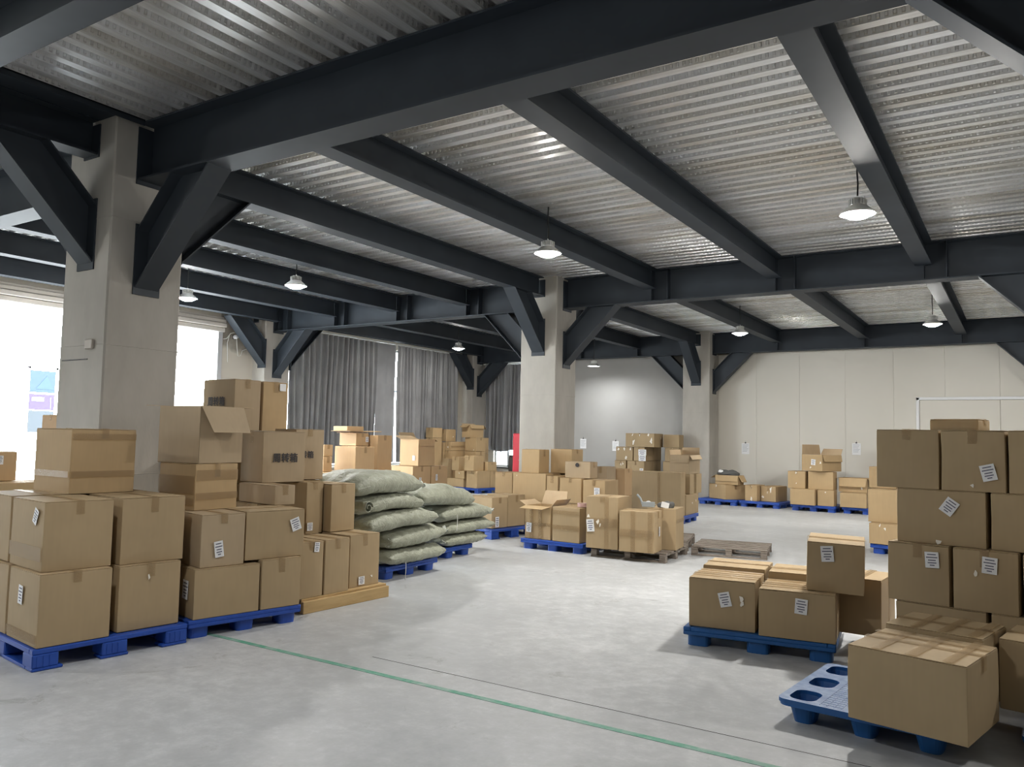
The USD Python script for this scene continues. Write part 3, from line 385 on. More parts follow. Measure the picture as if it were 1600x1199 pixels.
# ---------------------------------------------------------------- ceiling: corrugated deck sheets
ce = UsdGeom.Xform.Define(stage, "/World/ceiling").GetPrim(); tag(ce, kind="structure")
def deck(x0, x1, y0, y1, along):
    """ribbed sheet, pitch .25 m: pan .125 wide on the beams, ribs raised .075"""
    P, L = .20, ((y1-y0) if along == "x" else (x1-x0)); n = int(round(L/P)); P = L/n
    s, z = [], []
    for i in range(n):
        o = i*P
        s += [o, o+.088, o+.102, o+P-.014]; z += [0, 0, .065, .065]
    s.append(L); z.append(0); s, z = np.array(s), np.array(z)+ZD
    a, b = (x0, x1) if along == "x" else (y0, y1)
    def row(t, dz): return np.c_[np.full(len(s), t), y0+s, z+dz] if along == "x" else np.c_[x0+s, np.full(len(s), t), z+dz]
    v = np.vstack([row(a, 0), row(b, 0), row(a, .004), row(b, .004)]); k = len(s); f = []
    for i in range(k-1):
        f += [[i, i+1, k+i+1], [i, k+i+1, k+i], [2*k+i, 3*k+i+1, 2*k+i+1], [2*k+i, 3*k+i, 3*k+i+1]]
    m = trimesh.Trimesh(v, f, process=False)
    if along == "x": m.invert()
    return m
STEP = 8.545/4
BEAMX = [GX[0] + STEP*k for k in range(0, 9)]
LBX = [-9.47, -11.32, -13.17, -15.02]         # beams of the left bay
allx = sorted(LBX + BEAMX)
for a, b in zip(allx[:-1], allx[1:]):
    for y0, y1 in ((GY[1]+.0, GY[2]), (GY[2], YB)): part("deck_sheet", deck(a, b, y0, y1, "x"), DECKX, ce)
part("deck_sheet", deck(XL, allx[0], GY[1], YB, "x"), DECKX, ce)
ny = [YF, -1.79, .43, 2.64, 4.57]
for y0, y1 in zip(ny[:-1], ny[1:]):
    for a, b in ((XL, GX[0]), (GX[0], GX[1]), (GX[1], XR)): part("deck_sheet", deck(a, b, y0, y1, "y"), DECKY, ce)
part("slab", bx(XL-.2, XR+.2, YF-.2, YB+.2, ZD+.10, ZD+.3), CONCRETE, ce)
# ---------------------------------------------------------------- columns, girders, beams, braces
CW = .385
def column(x, y, lab):
    t = thing("concrete_column", lab, "column", (x, y, 0))
    n, w = 5, CW
    lev = np.linspace(0, ZD+.09, 12)
    part("shaft", cbx(-w, w, -w, w, 0, ZD+.09, .015), CONCRETE, t, smooth=None)
    for z in (1.22, 2.44, 3.66): part("casting_seam", cbx(-w-.003, w+.003, -w-.003, w+.003, z-.004, z+.004, .002), CONCRETE, t)
    part("steel_collar", cat(bx(-.13, .13, -w-.012, -w+.01, ZB-.02, ZD-.05), bx(-.13, .13, w-.01, w+.012, ZB-.02, ZD-.05), bx(w-.01, w+.012, -.16, .16, ZG-.04, ZD-.05), bx(-w-.012, -w+.01, -.16, .16, ZG-.04, ZD-.05)), STEEL, t)
    return t
COLS = [(GX[0], GY[1], "large near concrete column behind the left carton stacks"), (GX[0], GY[2], "concrete column mid-hall behind the middle carton row"), (GX[0], GY[3], "farthest concrete column standing at the pale panel wall"),
        (LX, GY[2], "concrete column against the left wall beside the curtains"), (LX, GY[3], "concrete column in the far left corner between two curtains"),
        (LX, GY[1], "concrete column at the left wall outside the picture's left edge"), (GX[1], GY[1], "concrete column outside the picture's right edge, first cross row"), (GX[1], GY[2], "concrete column just outside the picture's right edge, second cross row"), (GX[1], GY[3], "concrete column outside the picture's right edge at the panel wall")]
c1 = None
for x, y, l in COLS:
    c = column(x, y, l); c1 = c1 or c
part("junction_box", cbx(.10, .22, -CW-.03, -CW, 2.40, 2.49), plain("beige_box", (.42, .38, .33), .5), c1)
part("conduit_mark", cbx(-.33, .12, -CW-.006, -CW, 2.30, 2.312, .002), DARKBOX, c1)
def ibeam(L, z0, z1, fw, along, ft=.018, wt=.012):
    z1 -= .003
    """(web, top flange, bottom flange) from 0 to L along x or y, centred on the other axis"""
    f = (lambda a, b, z, y: bx(0, L, a, b, z, y)) if along == "x" else (lambda a, b, z, y: bx(a, b, 0, L, z, y))
    return f(-wt/2, wt/2, z0+ft, z1-ft), f(-fw, fw, z1-ft, z1), f(-fw, fw, z0, z0+ft)
def girder(x0, x1, y, lab, stiff=()):
    t = thing("steel_girder", lab, "girder", (x0, y, 0)); w, tf, bf = ibeam(x1-x0, ZG, ZD, .148, "x")
    part("web", w, STEEL, t); part("top_flange", tf, STEEL, t); part("bottom_flange", bf, STEEL, t)
    for s in stiff:
        for a, b in (((-.14, -.006), (.006, .14)) if y > GY[1] + 1 else ((.006, .14),)): part("stiffener", bx(s-x0-.005, s-x0+.005, a, b, ZG+.018, ZD-.018), STEEL, t)
    return t
def sbeam(x, y0, y1, lab, fw=.112):
    t = thing("steel_beam", lab, "beam", (x, y0, 0)); w, tf, bf = ibeam(y1-y0, ZB, ZD, fw, "y")
    part("web", w, STEEL, t); part("top_flange", tf, STEEL, t); part("bottom_flange", bf, STEEL, t); return t
def sbeam_x(x0, x1, y, lab, fw=.112):
    t = thing("steel_beam", lab, "beam", (x0, y, 0)); w, tf, bf = ibeam(x1-x0, ZB, ZD, fw, "x")
    part("web", w, STEEL, t); part("top_flange", tf, STEEL, t); part("bottom_flange", bf, STEEL, t); return t
rows = {1: ("first", "nearest"), 2: ("second", "middle"), 3: ("third", "farthest")}
for i in (1, 2, 3):
    bays = [(LX, GX[0], LBX, "left bay"), (GX[0], GX[1], BEAMX[1:4], "middle bay"), (GX[1], GX[2]+.1, BEAMX[5:8], "right bay outside the picture")]
    for a, b, st, nm in bays:
        girder(a+CW+.015, b-CW-.015 if b < 9 else XR-.01, GY[i], f"dark navy steel girder of the {rows[i][1]} cross row, {nm}", [s for s in st if a+CW+.1 < s < b-CW-.1] + [s+.30 for s in st if i == 2 and a+CW+.1 < s+.3 < b-CW-.1])
span = {1: (GY[1]+.15, GY[2]-.15, "between near and middle girders"), 2: (GY[2]+.15, GY[3]-.15, "between middle and far girders")}
ordl = ["first", "second", "third", "fourth"]
for b in (1, 2):
    y0, y1, nm = span[b]
    for k, x in enumerate(LBX): sbeam(x, y0, y1, f"dark steel beam {nm}, {ordl[k]} left of the column line")
    for k in (1, 2, 3): sbeam(BEAMX[k], y0, y1, f"dark steel beam {nm}, {ordl[k-1]} right of the column line")
    for k in (5, 6, 7): sbeam(BEAMX[k], y0, y1, f"dark steel beam {nm}, {ordl[k-5]} beyond the picture's right edge")
    for k in (0, 4): sbeam(BEAMX[k], y0+CW-.12, y1-CW+.12, f"dark steel beam {nm}, on the {'visible' if k == 0 else 'right outer'} column line")
for x, l in ((GX[0], "dark steel beam from the near column towards the camera"), (GX[1], "dark steel beam from the outer right column towards the camera side")):
    t = sbeam(x, YF+.01, GY[1]-CW-.015, l)
    part("edge_plate", bx(.10, .49, 0, GY[1]-YF-.17, ZD-.012, ZD-.001), STEEL, t); part("edge_angle", bx(.478, .49, 0, GY[1]-YF-.17, ZD-.06, ZD-.001), STEEL, t)
for k, y in enumerate((2.64, .43, -1.79)):
    for x0, x1, nm in ((GX[0]+.03, GX[1]-.03, "middle"), (XL, GX[0]-.03, "left"), (GX[1]+.03, XR, "right")):
        sbeam_x(x0, x1, y, f"dark cross beam before the near girder, {ordl[k]} towards camera, {nm} part")
def brace_mesh(run, z0, z1, hw=.125, d=.41):
    """I-section strut leaving a column face at x=0,z0 and meeting a beam's underside at x=run,z1"""
    a = math.atan2(z1-z0, run); L = math.hypot(run, z1-z0)
    def clip(p0, p1):
        # strip between vertical offsets p0 < p1 above the lower chord, cut by the column face and the beam's underside
        m = math.tan(a)
        return [(0, z0+p0), (run - p0/m, z1), (run - p1/m, z1), (0, z0+p1)]
    h = d/math.cos(a); t = .016/math.cos(a)
    return prism(clip(0, t), -hw, hw), prism(clip(t, h-t), -.006, .006), prism(clip(h-t, h), -hw, hw)
def brace(x, y, d, run, z0, z1, lab):
    ang = {"+x": 0, "+y": 90, "-x": 180, "-y": 270}[d]; o = {"+x": (CW, 0), "-x": (-CW, 0), "+y": (0, CW), "-y": (0, -CW)}[d]
    t = thing("steel_brace", lab, "brace", (x+o[0], y+o[1], 0), ang); lo, w, hi = brace_mesh(run, z0, z1)
    part("lower_flange", lo, BRACE, t); part("web", w, BRACE, t); part("upper_flange", hi, BRACE, t)
    part("base_plate", bx(0, .014, -.14, .14, z0-.05, z0+.64), BRACE, t)
WHO = {(0, 1): "near column", (0, 2): "mid-hall column", (0, 3): "column at the panel wall", (1, 2): "hidden right column, middle row", (1, 3): "hidden right column, far row", (1, 1): "hidden right column, near row", (2, 2): "left wall column", (2, 3): "far left corner column", (2, 1): "hidden left wall column"}
for (ci, r), who in WHO.items():
    x = GX[ci] if ci < 2 else LX; y = GY[r]; xo = x + (.30 if ci == 2 else 0)
    for d, txt in (("+x", "right along the girder"), ("-x", "left along the girder"), ("-y", "towards camera"), ("+y", "away from camera")):
        if (d == "-x" and ci == 2) or (d == "+y" and r == 3): continue
        if d in ("+x", "-x"): brace(x, y, d, 1.06, 3.0, ZG, f"steel brace of the {who}, rising {txt}")
        else: brace(xo, y, d, 1.04, 3.22, ZB, f"steel brace of the {who}, rising {txt}")
# ---------------------------------------------------------------- boxes
def shell(w, d, h, near, k):
    """closed carton: subdivided, rounded, a little bulged"""
    n = 5 if near else 2; r = .006
    def ax(s): return np.unique(np.r_[-s/2, -s/2+r, np.linspace(-s/2+r, s/2-r, n+1), s/2-r, s/2].round(6))
    X, Y, Z = ax(w), ax(d), ax(h); V, F = [], []
    def face(A, B, fn, flip):
        o = sum(len(v) for v in V); g = np.array([fn(a, b) for a in A for b in B]); V.append(g); nb = len(B)
        for i in range(len(A)-1):
            for j in range(nb-1):
                q = [o+i*nb+j, o+(i+1)*nb+j, o+(i+1)*nb+j+1, o+i*nb+j+1]; q = q[::-1] if flip else q
                F.extend([[q[0], q[1], q[2]], [q[0], q[2], q[3]]])
    face(X, Y, lambda a, b: (a, b, h/2), False); face(X, Y, lambda a, b: (a, b, -h/2), True)
    face(X, Z, lambda a, b: (a, -d/2, b), False); face(X, Z, lambda a, b: (a, d/2, b), True)
    face(Y, Z, lambda a, b: (w/2, a, b), False); face(Y, Z, lambda a, b: (-w/2, a, b), True)
    m = trimesh.Trimesh(np.vstack(V), F, process=True); p = m.vertices.copy(); half = np.array([w, d, h])/2
    inner = np.clip(p, -half+r, half-r); dv = p-inner; ln = np.linalg.norm(dv, axis=1, keepdims=True); p = inner + np.where(ln > 0, dv/np.maximum(ln, 1e-9), 0)*r
    u = p/half
    if near:
        b = .005
        for a in (0, 1):
            e = 1-a; s = np.clip((1-u[:, e]**2)*(1-u[:, 2]**2), 0, 1)
            p[:, a] += np.sign(u[:, a])*(np.abs(u[:, a]) > .97)*b*s*(1+.6*math.sin(k*1.7+a))
        nz = meshkit.fbm(p*5+k*3.1, 3, seed=3)-.5
        side = (np.abs(u[:, :2]) > .97); p[:, 0] += side[:, 0]*nz*.008; p[:, 1] += side[:, 1]*nz*.008
        top = u[:, 2] > .97; p[:, 2] += top*np.minimum(0, nz)*.010
    m.vertices = p; return m
def flat(face, u, v, w, h, r, W, D, H, off, th=.0009):
    """thin rectangle w x h on face R (-y) or L (-x) at fractions u, v, turned by r degrees"""
    m = bx(-w/2, w/2, -th, 0, -h/2, h/2); m = rot(m, [0, 1, 0], r); return onface(m, face, u, v, W, D, H, off)
def onface(m, face, u, v, W, D, H, off):
    if face == "R": return mv(m, -W/2+u*W, -D/2-off, v*H)
    return mv(rot(m, [0, 0, 1], -90), -W/2-off, -D/2+u*D, v*H)
def glyphs(text, size):
    ms = []; s = size/150.
    for i, ch in enumerate(text):
        for g in GLYPHS[ch]:
            rings = [np.array(r, float).reshape(-1, 2) for r in g]; pg = Polygon(rings[0], rings[1:]).buffer(0)
            for q in getattr(pg, "geoms", [pg]):
                m = trimesh.creation.extrude_polygon(q, 1, engine="earcut"); v = m.vertices
                m.vertices = np.c_[(v[:, 0]-100 + 165*(i-(len(text)-1)/2))*s, -v[:, 2]*.0012, (v[:, 1]-55)*s]; m.fix_normals(); ms.append(m)
    return cat(*ms)
def make_box(i, row):
    cx, cy, z, th, W, D, H, mi, lab, gi, o = row
    near = math.hypot(cx, cy) < 9; M = BOX_MATS[mi]
    t = thing("cardboard_box", lab, "box", (cx, cy, z), th, GROUPS[gi], tilt=o.get("tilt"))
    T = .005; H0 = H
    if o.get("kind") == "open":
        body = cat(cbx(-W/2, W/2, -D/2, D/2, 0, T, .002), cbx(-W/2, W/2, -D/2, -D/2+T, 0, H, .002), cbx(-W/2, W/2, D/2-T, D/2, 0, H, .002), cbx(-W/2, -W/2+T, -D/2, D/2, 0, H, .002), cbx(W/2-T, W/2, -D/2, D/2, 0, H, .002))
        part("body", body, M, t)
        for side, ang, lf in o["fl"]:
            if lf <= 0: continue
            L = (D if side in "Rr" else W)*.5*lf; e = (W if side in "Rr" else D)
            f = trimesh.creation.extrude_polygon(Polygon([(-e/2+.004, 0), (e/2-.004, 0), (e/2-.004-.03*L/.25, L), (-e/2+.004+.03*L/.25, L)]), T*.8, engine="earcut")
            v = f.vertices; f.vertices = np.c_[v[:, 0], v[:, 2]-T*.4, v[:, 1]]          # stands up along z, thin in y
            f = rot(f, [1, 0, 0], ang)                                                    # lean towards -y by ang
            f = mv(f, 0, -(D if side in "Rr" else W)/2-(.004 if ang > 90 else -.003), H+.003)
            f = rot(f, [0, 0, 1], {"R": 0, "l": 90, "r": 180, "L": -90}[side])
            part("flap", f, INNER if ang < 90 else M, t)
    else:
        body = mv(shell(W, D, H-.006, near, i), 0, 0, (H-.006)/2)
        part("body", body, M, t, smooth=35 if near else None)
        lx = W >= D; g = .004 + .004*((i*37) % 3)
        a = .6*math.sin(i*2.3); 
        def lid(x0, x1, y0, y1, ax, an, at): return rot(cbx(x0, x1, y0, y1, H-.006, H-.001, .002), ax, an, at)
        if lx:
            part("top_flap", lid(-W/2+.002, W/2-.002, -D/2+.002, -g/2, [1, 0, 0], abs(a)*.5, (0, -D/2, H)), M, t); part("top_flap", lid(-W/2+.002, W/2-.002, g/2, D/2-.002, [1, 0, 0], -abs(a)*.6, (0, D/2, H)), M, t)
        else:
            part("top_flap", lid(-W/2+.002, -g/2, -D/2+.002, D/2-.002, [0, 1, 0], -abs(a)*.5, (-W/2, 0, H)), M, t); part("top_flap", lid(g/2, W/2-.002, -D/2+.002, D/2-.002, [0, 1, 0], abs(a)*.6, (W/2, 0, H)), M, t)
        tw = .028; q = .0078; e = .075 + .02*((i*13) % 3)
        zt = H+.0035; e = min(e, H*.5)
        if lx: tp = cat(bx(-W/2-q, W/2+q, -tw, tw, zt, zt+.001), bx(-W/2-q-.001, -W/2-q, -tw, tw, H-e, zt), bx(W/2+q, W/2+q+.001, -tw, tw, H-e, zt))
        else: tp = cat(bx(-tw, tw, -D/2-q, D/2+q, zt, zt+.001), bx(-tw, tw, -D/2-q-.001, -D/2-q, H-e, zt), bx(-tw, tw, D/2+q, D/2+q+.001, H-e, zt))
        part("tape", tp, TAPE, t, label="glossy packing tape along the lid seam")
    for k, b in enumerate(o.get("tp", ())):
        f, dr, pos, w = b; off = .0092+.0012*k
        if f == "T":
            zt = H+.0048+.0012*k
            part("tape", bx(-W/2+pos*W-w/2, -W/2+pos*W+w/2, -D/2, D/2, zt, zt+.001) if dr == "x" else bx(-W/2, W/2, -D/2+pos*D-w/2, -D/2+pos*D+w/2, zt, zt+.001), TAPE, t)
        else:
            S = W if f == "R" else D
            part("tape", flat(f, pos, .5, w, H*.985, 0, W, D, H, off) if dr == "v" else flat(f, .5, pos, S*.985, w, 0, W, D, H, off), TAPE, t)
    for f, u, v, w, h, r in o.get("st", ()):
        s = part("sticker", flat(f, u, v, w, h, r, W, D, H, .0135), PAPER, t, label="white printed sticker")
        if w*h > .0065 or near:
            ln = []
            for j, (yy, ww) in enumerate(((.34, .62), (.16, .8), (-.02, .55), (-.18, .62), (-.33, .34))):
                b = bx(-w*ww/2, w*ww/2, -.0018, -.0008, h*yy-h*.035, h*yy+h*.035); ln.append(onface(rot(b, [0, 1, 0], r), f, u, v, W, D, H, .0135))
            part("print", cat(*ln), INK, s)
    rs = np.random.default_rng(i+50)
    for f, u, v, s in o.get("scr", ()):
        a = np.sort(rs.uniform(0, 2*np.pi, 6)); rr = s*.5*rs.uniform(.45, 1.1, 6)
        pg = Polygon(np.c_[rr*np.cos(a)*.6, rr*np.sin(a)]).buffer(.002)
        m = trimesh.creation.extrude_polygon(pg, .001, engine="earcut"); vv = m.vertices; m.vertices = np.c_[vv[:, 0], -vv[:, 2], vv[:, 1]]; m.fix_normals()
        part("paper_scrap", onface(m, f, u, v, W, D, H, .0125), SCRAP, t, label="torn white paper scrap")
    if o.get("text"):
        f, u, v, size, s = o["text"]; part("lettering", onface(glyphs(s, size), f, u, v, W, D, H, .0115), BLACKINK, t, label="black stencilled characters")
    if o.get("hole"):
        m = lathe([(0, 0), (.035, 0), (.035, .0015), (0, .0015)], 20); m = rot(m, [0, 1, 0], -90); part("hand_hole", mv(m, -W/2-.0125, 0, H*.8), BLACKINK, t)
    return t
for i, row in enumerate(BOXES): make_box(i, row)
# ---------------------------------------------------------------- pallets (origin: near corner on the floor, x along the front edge)
def deck_grid(L, W, z0, z1, mat, t, n=7):
    part("deck_rim", cat(cbx(0, L, 0, .06, z0, z1), cbx(0, L, W-.06, W, z0, z1), cbx(0, .06, .06, W-.06, z0, z1), cbx(L-.06, L, .06, W-.06, z0, z1)), mat, t)
    a = (W-.12)/n
    for k in range(n): part("deck_slat", cbx(.06, L-.06, .06+k*a+.008, .06+(k+1)*a-.008, z0+.006, z1-.002, .003), mat, t)
def foot(x, y, rx, ry, z1, mat, t, top=1.0, bot=.86):
    pts = []
    for z, s in ((0, bot), (z1, top)):
        for k in range(24):
            a = k*2*math.pi/24; c, d = math.cos(a), math.sin(a); p = .45
            pts.append((x+rx*s*math.copysign(abs(c)**p, c), y+ry*s*math.copysign(abs(d)**p, d), z))
    part("foot", trimesh.Trimesh(pts).convex_hull, mat, t)
def pallet_feet(lab, loc, th, L=1.1, W=1.1, mat=None, grp=None, bot=.9):
    t = thing("plastic_pallet", lab, "pallet", loc, th, grp); mat = mat or BLUE
    deck_grid(L, W, .115, .148, mat, t)
    part("skirt", cat(cbx(0, L, 0, .02, .085, .118), cbx(0, L, W-.02, W, .085, .118), cbx(0, .02, 0, W, .085, .118), cbx(L-.02, L, 0, W, .085, .118)), mat, t)
    for x in (.11, L/2, L-.11):
        for y in (.11, W/2, W-.11): foot(x, y, .085, .085, .12, mat, t, bot=bot)
    return t
def pallet_base(lab, loc, th, L=1.1, W=1.1, grp=None):
    t = thing("plastic_pallet", lab, "pallet", loc, th, grp)
    deck_grid(L, W, .112, .148, BLUE, t)
    for x0, x1 in ((0, .17), (L/2-.09, L/2+.09), (L-.17, L)):
        for y0, y1 in ((0, .17), (W/2-.09, W/2+.09), (W-.17, W)):
            part("block", cbx(x0, x1, y0, y1, .02, .114, .008), BLUE, t)
            if y0 == 0: part("block_rib", cat(*[bx(x0+.03+k*.04, x0+.038+k*.04, -.004, 0, .03, .10) for k in range(3)]), BLUE, t)
    for y0, y1 in ((0, .12), (W/2-.06, W/2+.06), (W-.12, W)): part("bottom_runner", cbx(.0, L, y0, y1, 0, .022, .005), BLUE, t) if y0 else part("bottom_runner", cat(cbx(0, .2, 0, .12, 0, .022), cbx(L/2-.1, L/2+.1, 0, .12, 0, .022), cbx(L-.2, L, 0, .12, 0, .022)), BLUE, t)
    for x0, x1 in ((0, .12), (L-.12, L)): part("bottom_runner", cbx(x0, x1, .12, W-.12, 0, .022, .005), BLUE, t)
    return t
GP = "blue pallets along the back wall"
pallet_base("blue plastic pallet with ribbed blocks under the leftmost cartons", (-5.645, 2.895, 0), 83, 1.1, 1.2)
pf = pallet_feet("blue nine-footed pallet under the second carton stack from left", (-5.565, 4.03, 0), 78, 1.0, 1.0)
copy_of(pf, (-6.10, 6.95, 0), 92, "dark blue pallet under the nearer column of woven sacks")
copy_of(pf, (-6.52, 8.28, 0), 92, "dark blue pallet under the farther column of woven sacks")
pallet_base("blue ribbed pallet beyond the woven sacks under the stickered carton", (-7.20, 10.72, 0), 80, 1.12, 1.1)
p1 = pallet_feet("blue pallet at the left of the mid-floor front row", (-5.30, 10.22, 0), 89, 1.05, 1.06, bot=1.0)
p2 = pallet_feet("bright blue pallet under the low cartons right of centre", (-1.21, 6.45, 0), 97, 1.12, 1.15, BLUE2, bot=1.0)
b1 = copy_of(p1, (-6.22, 20.48, 0), 86, "blue pallet at the back wall under the overflowing open carton", GP)
copy_of(p1, (-5.13, 20.40, 0), 83, "blue pallet at the back wall under the taped pair of cartons", GP)
copy_of(p1, (-3.80, 20.30, 0), 87, "blue pallet under the three-layer pile at the back wall", GP)
copy_of(p1, (-2.62, 20.36, 0), 88, "blue pallet under the folded-flap carton right of the back-wall pile", GP)
copy_of(p1, (-.97, 13.05, 0), 76, "blue pallet showing at floor level left of the tall right stack")
copy_of(p1, (-13.22, 18.93, 0), 80, "blue pallet under the aisle-edge carton in the far left corner")
copy_of(p1, (-13.20, 20.38, 0), 86, "small dark blue pallet glimpsed under the far window")
copy_of(p1, (-5.66, 15.20, 0), 94, "blue pallet under the very large carton and its right-hand neighbours")
copy_of(p1, (-8.0, 20.15, 0), 95, "blue pallet hidden under the taped stack at the back wall", GP)
for loc, th, l in (((-5.10, 11.86, 0), 89, "blue pallet hidden under the right half of the middle-column row"), ((-6.13, 11.87, 0), 89, "blue pallet hidden under the left half of the middle-column row"),
    ((-8.40, 12.62, 0), 88, "blue pallet hidden behind the left end of the middle-column row"), ((-5.98, 13.44, 0), 90, "blue pallet hidden behind the middle column under the grey-lidded carton"), ((-.25, 6.28, 0), 79, "blue pallet hidden under the tall right stack"), ((-10.28, 9.98, 0), 83, "blue pallet hidden behind the sacks, nearer one"), ((-10.10, 11.10, 0), 83, "blue pallet hidden behind the sacks, middle one"),
    ((-11.02, 13.45, 0), 83, "blue pallet hidden behind the sacks, farther one"), ((-10.28, 3.88, 0), 90, "blue pallet hidden by the open left door, nearer one"), ((-10.28, 5.08, 0), 90, "blue pallet hidden by the open left door, farther one"),
    ((-14.33, 19.12, 0), 80, "blue pallet hidden under the left part of the far left heap")):
    if l.endswith("tall right stack"): copy_of(p1, (.36, 6.30, 0), 79, l)
    else: copy_of(p1, loc, th, l)
def nest_pallet(lab, loc, th, L=.93, W=.98):
    import manifold3d as m3
    t = thing("nestable_pallet", lab, "pallet", loc, th)
    def rr(x, y, a, b, r): return m3.CrossSection.square((2*(a-r), 2*(b-r)), True).offset(r, m3.JoinType.Round, 2, 24).translate((x, y))
    plate = m3.Manifold.extrude(rr(L/2, W/2, L/2, W/2, .05), .022)
    spots = [(x, y) for x in (.125, L/2, L-.125) for y in (.15, W/2, W-.15)]
    for x, y in spots: plate = plate - m3.Manifold.extrude(rr(x, y, .078, .105, .06), .2).translate((0, 0, -.05))
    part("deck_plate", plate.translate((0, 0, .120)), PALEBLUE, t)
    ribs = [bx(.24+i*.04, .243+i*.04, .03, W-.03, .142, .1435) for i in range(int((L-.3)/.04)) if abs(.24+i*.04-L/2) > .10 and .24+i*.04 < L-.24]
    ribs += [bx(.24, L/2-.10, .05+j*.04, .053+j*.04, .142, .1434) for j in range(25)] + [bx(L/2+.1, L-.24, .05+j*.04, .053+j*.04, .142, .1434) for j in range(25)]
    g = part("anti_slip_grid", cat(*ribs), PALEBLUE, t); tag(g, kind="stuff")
    part("edge_skirt", m3.Manifold.extrude(rr(L/2, W/2, L/2-.004, W/2-.004, .06) - rr(L/2, W/2, L/2-.016, W/2-.016, .045), .018).translate((0, 0, .103)), BLUE2, t)
    for x, y in spots:
        n = 24; prof = []
        for z, s in ((.120, 1.08), (0, .72), (.012, .64), (.120, .99)):
            for k in range(n):
                a = k*2*math.pi/n; c, d = math.cos(a), math.sin(a)
                prof.append((x+.078*s*math.copysign(abs(c)**.6, c), y+.105*s*math.copysign(abs(d)**.6, d), z))
        f = []
        for r in range(3):
            for k in range(n): a, b = r*n+k, r*n+(k+1) % n; f += [[a, b, b+n], [a, b+n, a+n]]
        base = list(range(n, 2*n)); f += [[base[0], base[k+1], base[k]] for k in range(1, n-1)]; inn = list(range(2*n, 3*n)); f += [[inn[0], inn[k], inn[k+1]] for k in range(1, n-1)]
        part("cup_foot", trimesh.Trimesh(prof, f, process=False), BLUE2, t)
    return t
n1 = nest_pallet("pale blue nestable pallet with open cup holes, half empty, near right", (-1.265, 4.95, 0), -6)
copy_of(n1, (-.04, 5.05, 0), -4, "pale blue nestable pallet cut by the picture's lower right edge")
# wooden pallets: stringers, top planks, bottom planks
def wood_pallet(lab, loc, th, L, W, H=.13, m=None, n=5, solid=False):
    t = thing("wooden_pallet", lab, "pallet", loc, th); m = m or WOOD; r = np.random.default_rng(int(abs(loc[0])*100))
    a = (W-.0)/n
    for k in range(n):
        j = r.uniform(-.006, .006); part("plank", rot(cbx(j, L+j, k*a+.04, (k+1)*a-.04, H-.02, H, .003), [0, 0, 1], r.uniform(-.3, .3), (L/2, k*a, 0)), m, t)
    if solid:
        for y in (0, W/2-.025, W-.05): part("stringer", cbx(-.005, L+.005, y-.003, y+.05, 0, H-.021, .004), m, t)
    else:
        for x in (0.0, L/2-.045, L-.09):
            part("stringer_board", cbx(x, x+.09, .002, W-.002, H-.04, H-.021, .003), m, t)
            for y in (.004, W/2-.05, W-.104): part("block", cbx(x+.002, x+.088, y, y+.10, .021, H-.041, .004), m, t)
        for y in (0, W/2-.05, W-.10): part("bottom_plank", cbx(0, L, y, y+.10, 0, .02, .003), m, t)
    return t
wood_pallet("fresh pale wooden pallet under the narrow cartons beside the sacks", (-5.54, 5.21, 0), 87, 1.09, 1.0, .13, FRESHWOOD, solid=True)
wood_pallet("grey wooden pallet under the three big cartons of mid-floor front row", (-5.15, 10.17, 0), 4, 1.08, 1.05, .128)
wood_pallet("empty grey wooden pallet lying free on the floor at mid-hall", (-4.08, 11.25, 0), 11, 1.05, 1.0, .13)
wood_pallet("empty wooden pallet behind the carton row, left of the free-lying one", (-4.78, 11.45, 0), 14, .55, 1.02, .16, n=7)
# ---------------------------------------------------------------- woven sacks
def sack_mesh(L, W, T, seed, bend=0., tiltend=0.):
    n = 44; k = 28; u = np.linspace(-1, 1, n); v = np.linspace(-1, 1, k); U, V = np.meshgrid(u, v, indexing="ij"); P = []
    for s in (1, -1):
        nz = meshkit.fbm(np.stack([U*2.2+seed, V*1.6, np.full_like(U, s*2.)], -1), 4, seed)-.5
        prof = np.clip(1-np.abs(U)**4.5, 0, 1)**.5*np.clip(1-np.abs(V)**4.0, 0, 1)**.5
        wr = .012*np.sin(V*13+seed+3*nz)*np.clip((np.abs(U)-.55)/.45, 0, 1)*prof**.4 + .007*np.sin(U*26+V*5+nz*9)*np.clip((np.abs(V)-.5)/.5, 0, 1)*prof**.4
        z = s*(T/2)*prof*(1+.55*nz) + wr*1.5
        if s < 0: z = np.maximum(z, -T*.40)
        sh = 1-.05*U**2
        x = U*L/2*(1-.07*V**2*(1-.5*np.abs(U))); y = V*W/2*sh*(1-.06*U**2+.06*np.abs(U)**6)
        z = z + bend*(U**2) + tiltend*np.clip(U, 0, 1)**2
        P.append(np.stack([x, y, z], -1).reshape(-1, 3))
    f = []
    for s in (0, 1):
        o = s*n*k
        for i in range(n-1):
            for j in range(k-1):
                a, b, c, d = o+i*k+j, o+(i+1)*k+j, o+(i+1)*k+j+1, o+i*k+j+1
                f += [[a, b, c], [a, c, d]] if s == 0 else [[a, c, b], [a, d, c]]
    m = trimesh.Trimesh(np.vstack(P), f, process=False); m.merge_vertices(digits_vertex=5); return m
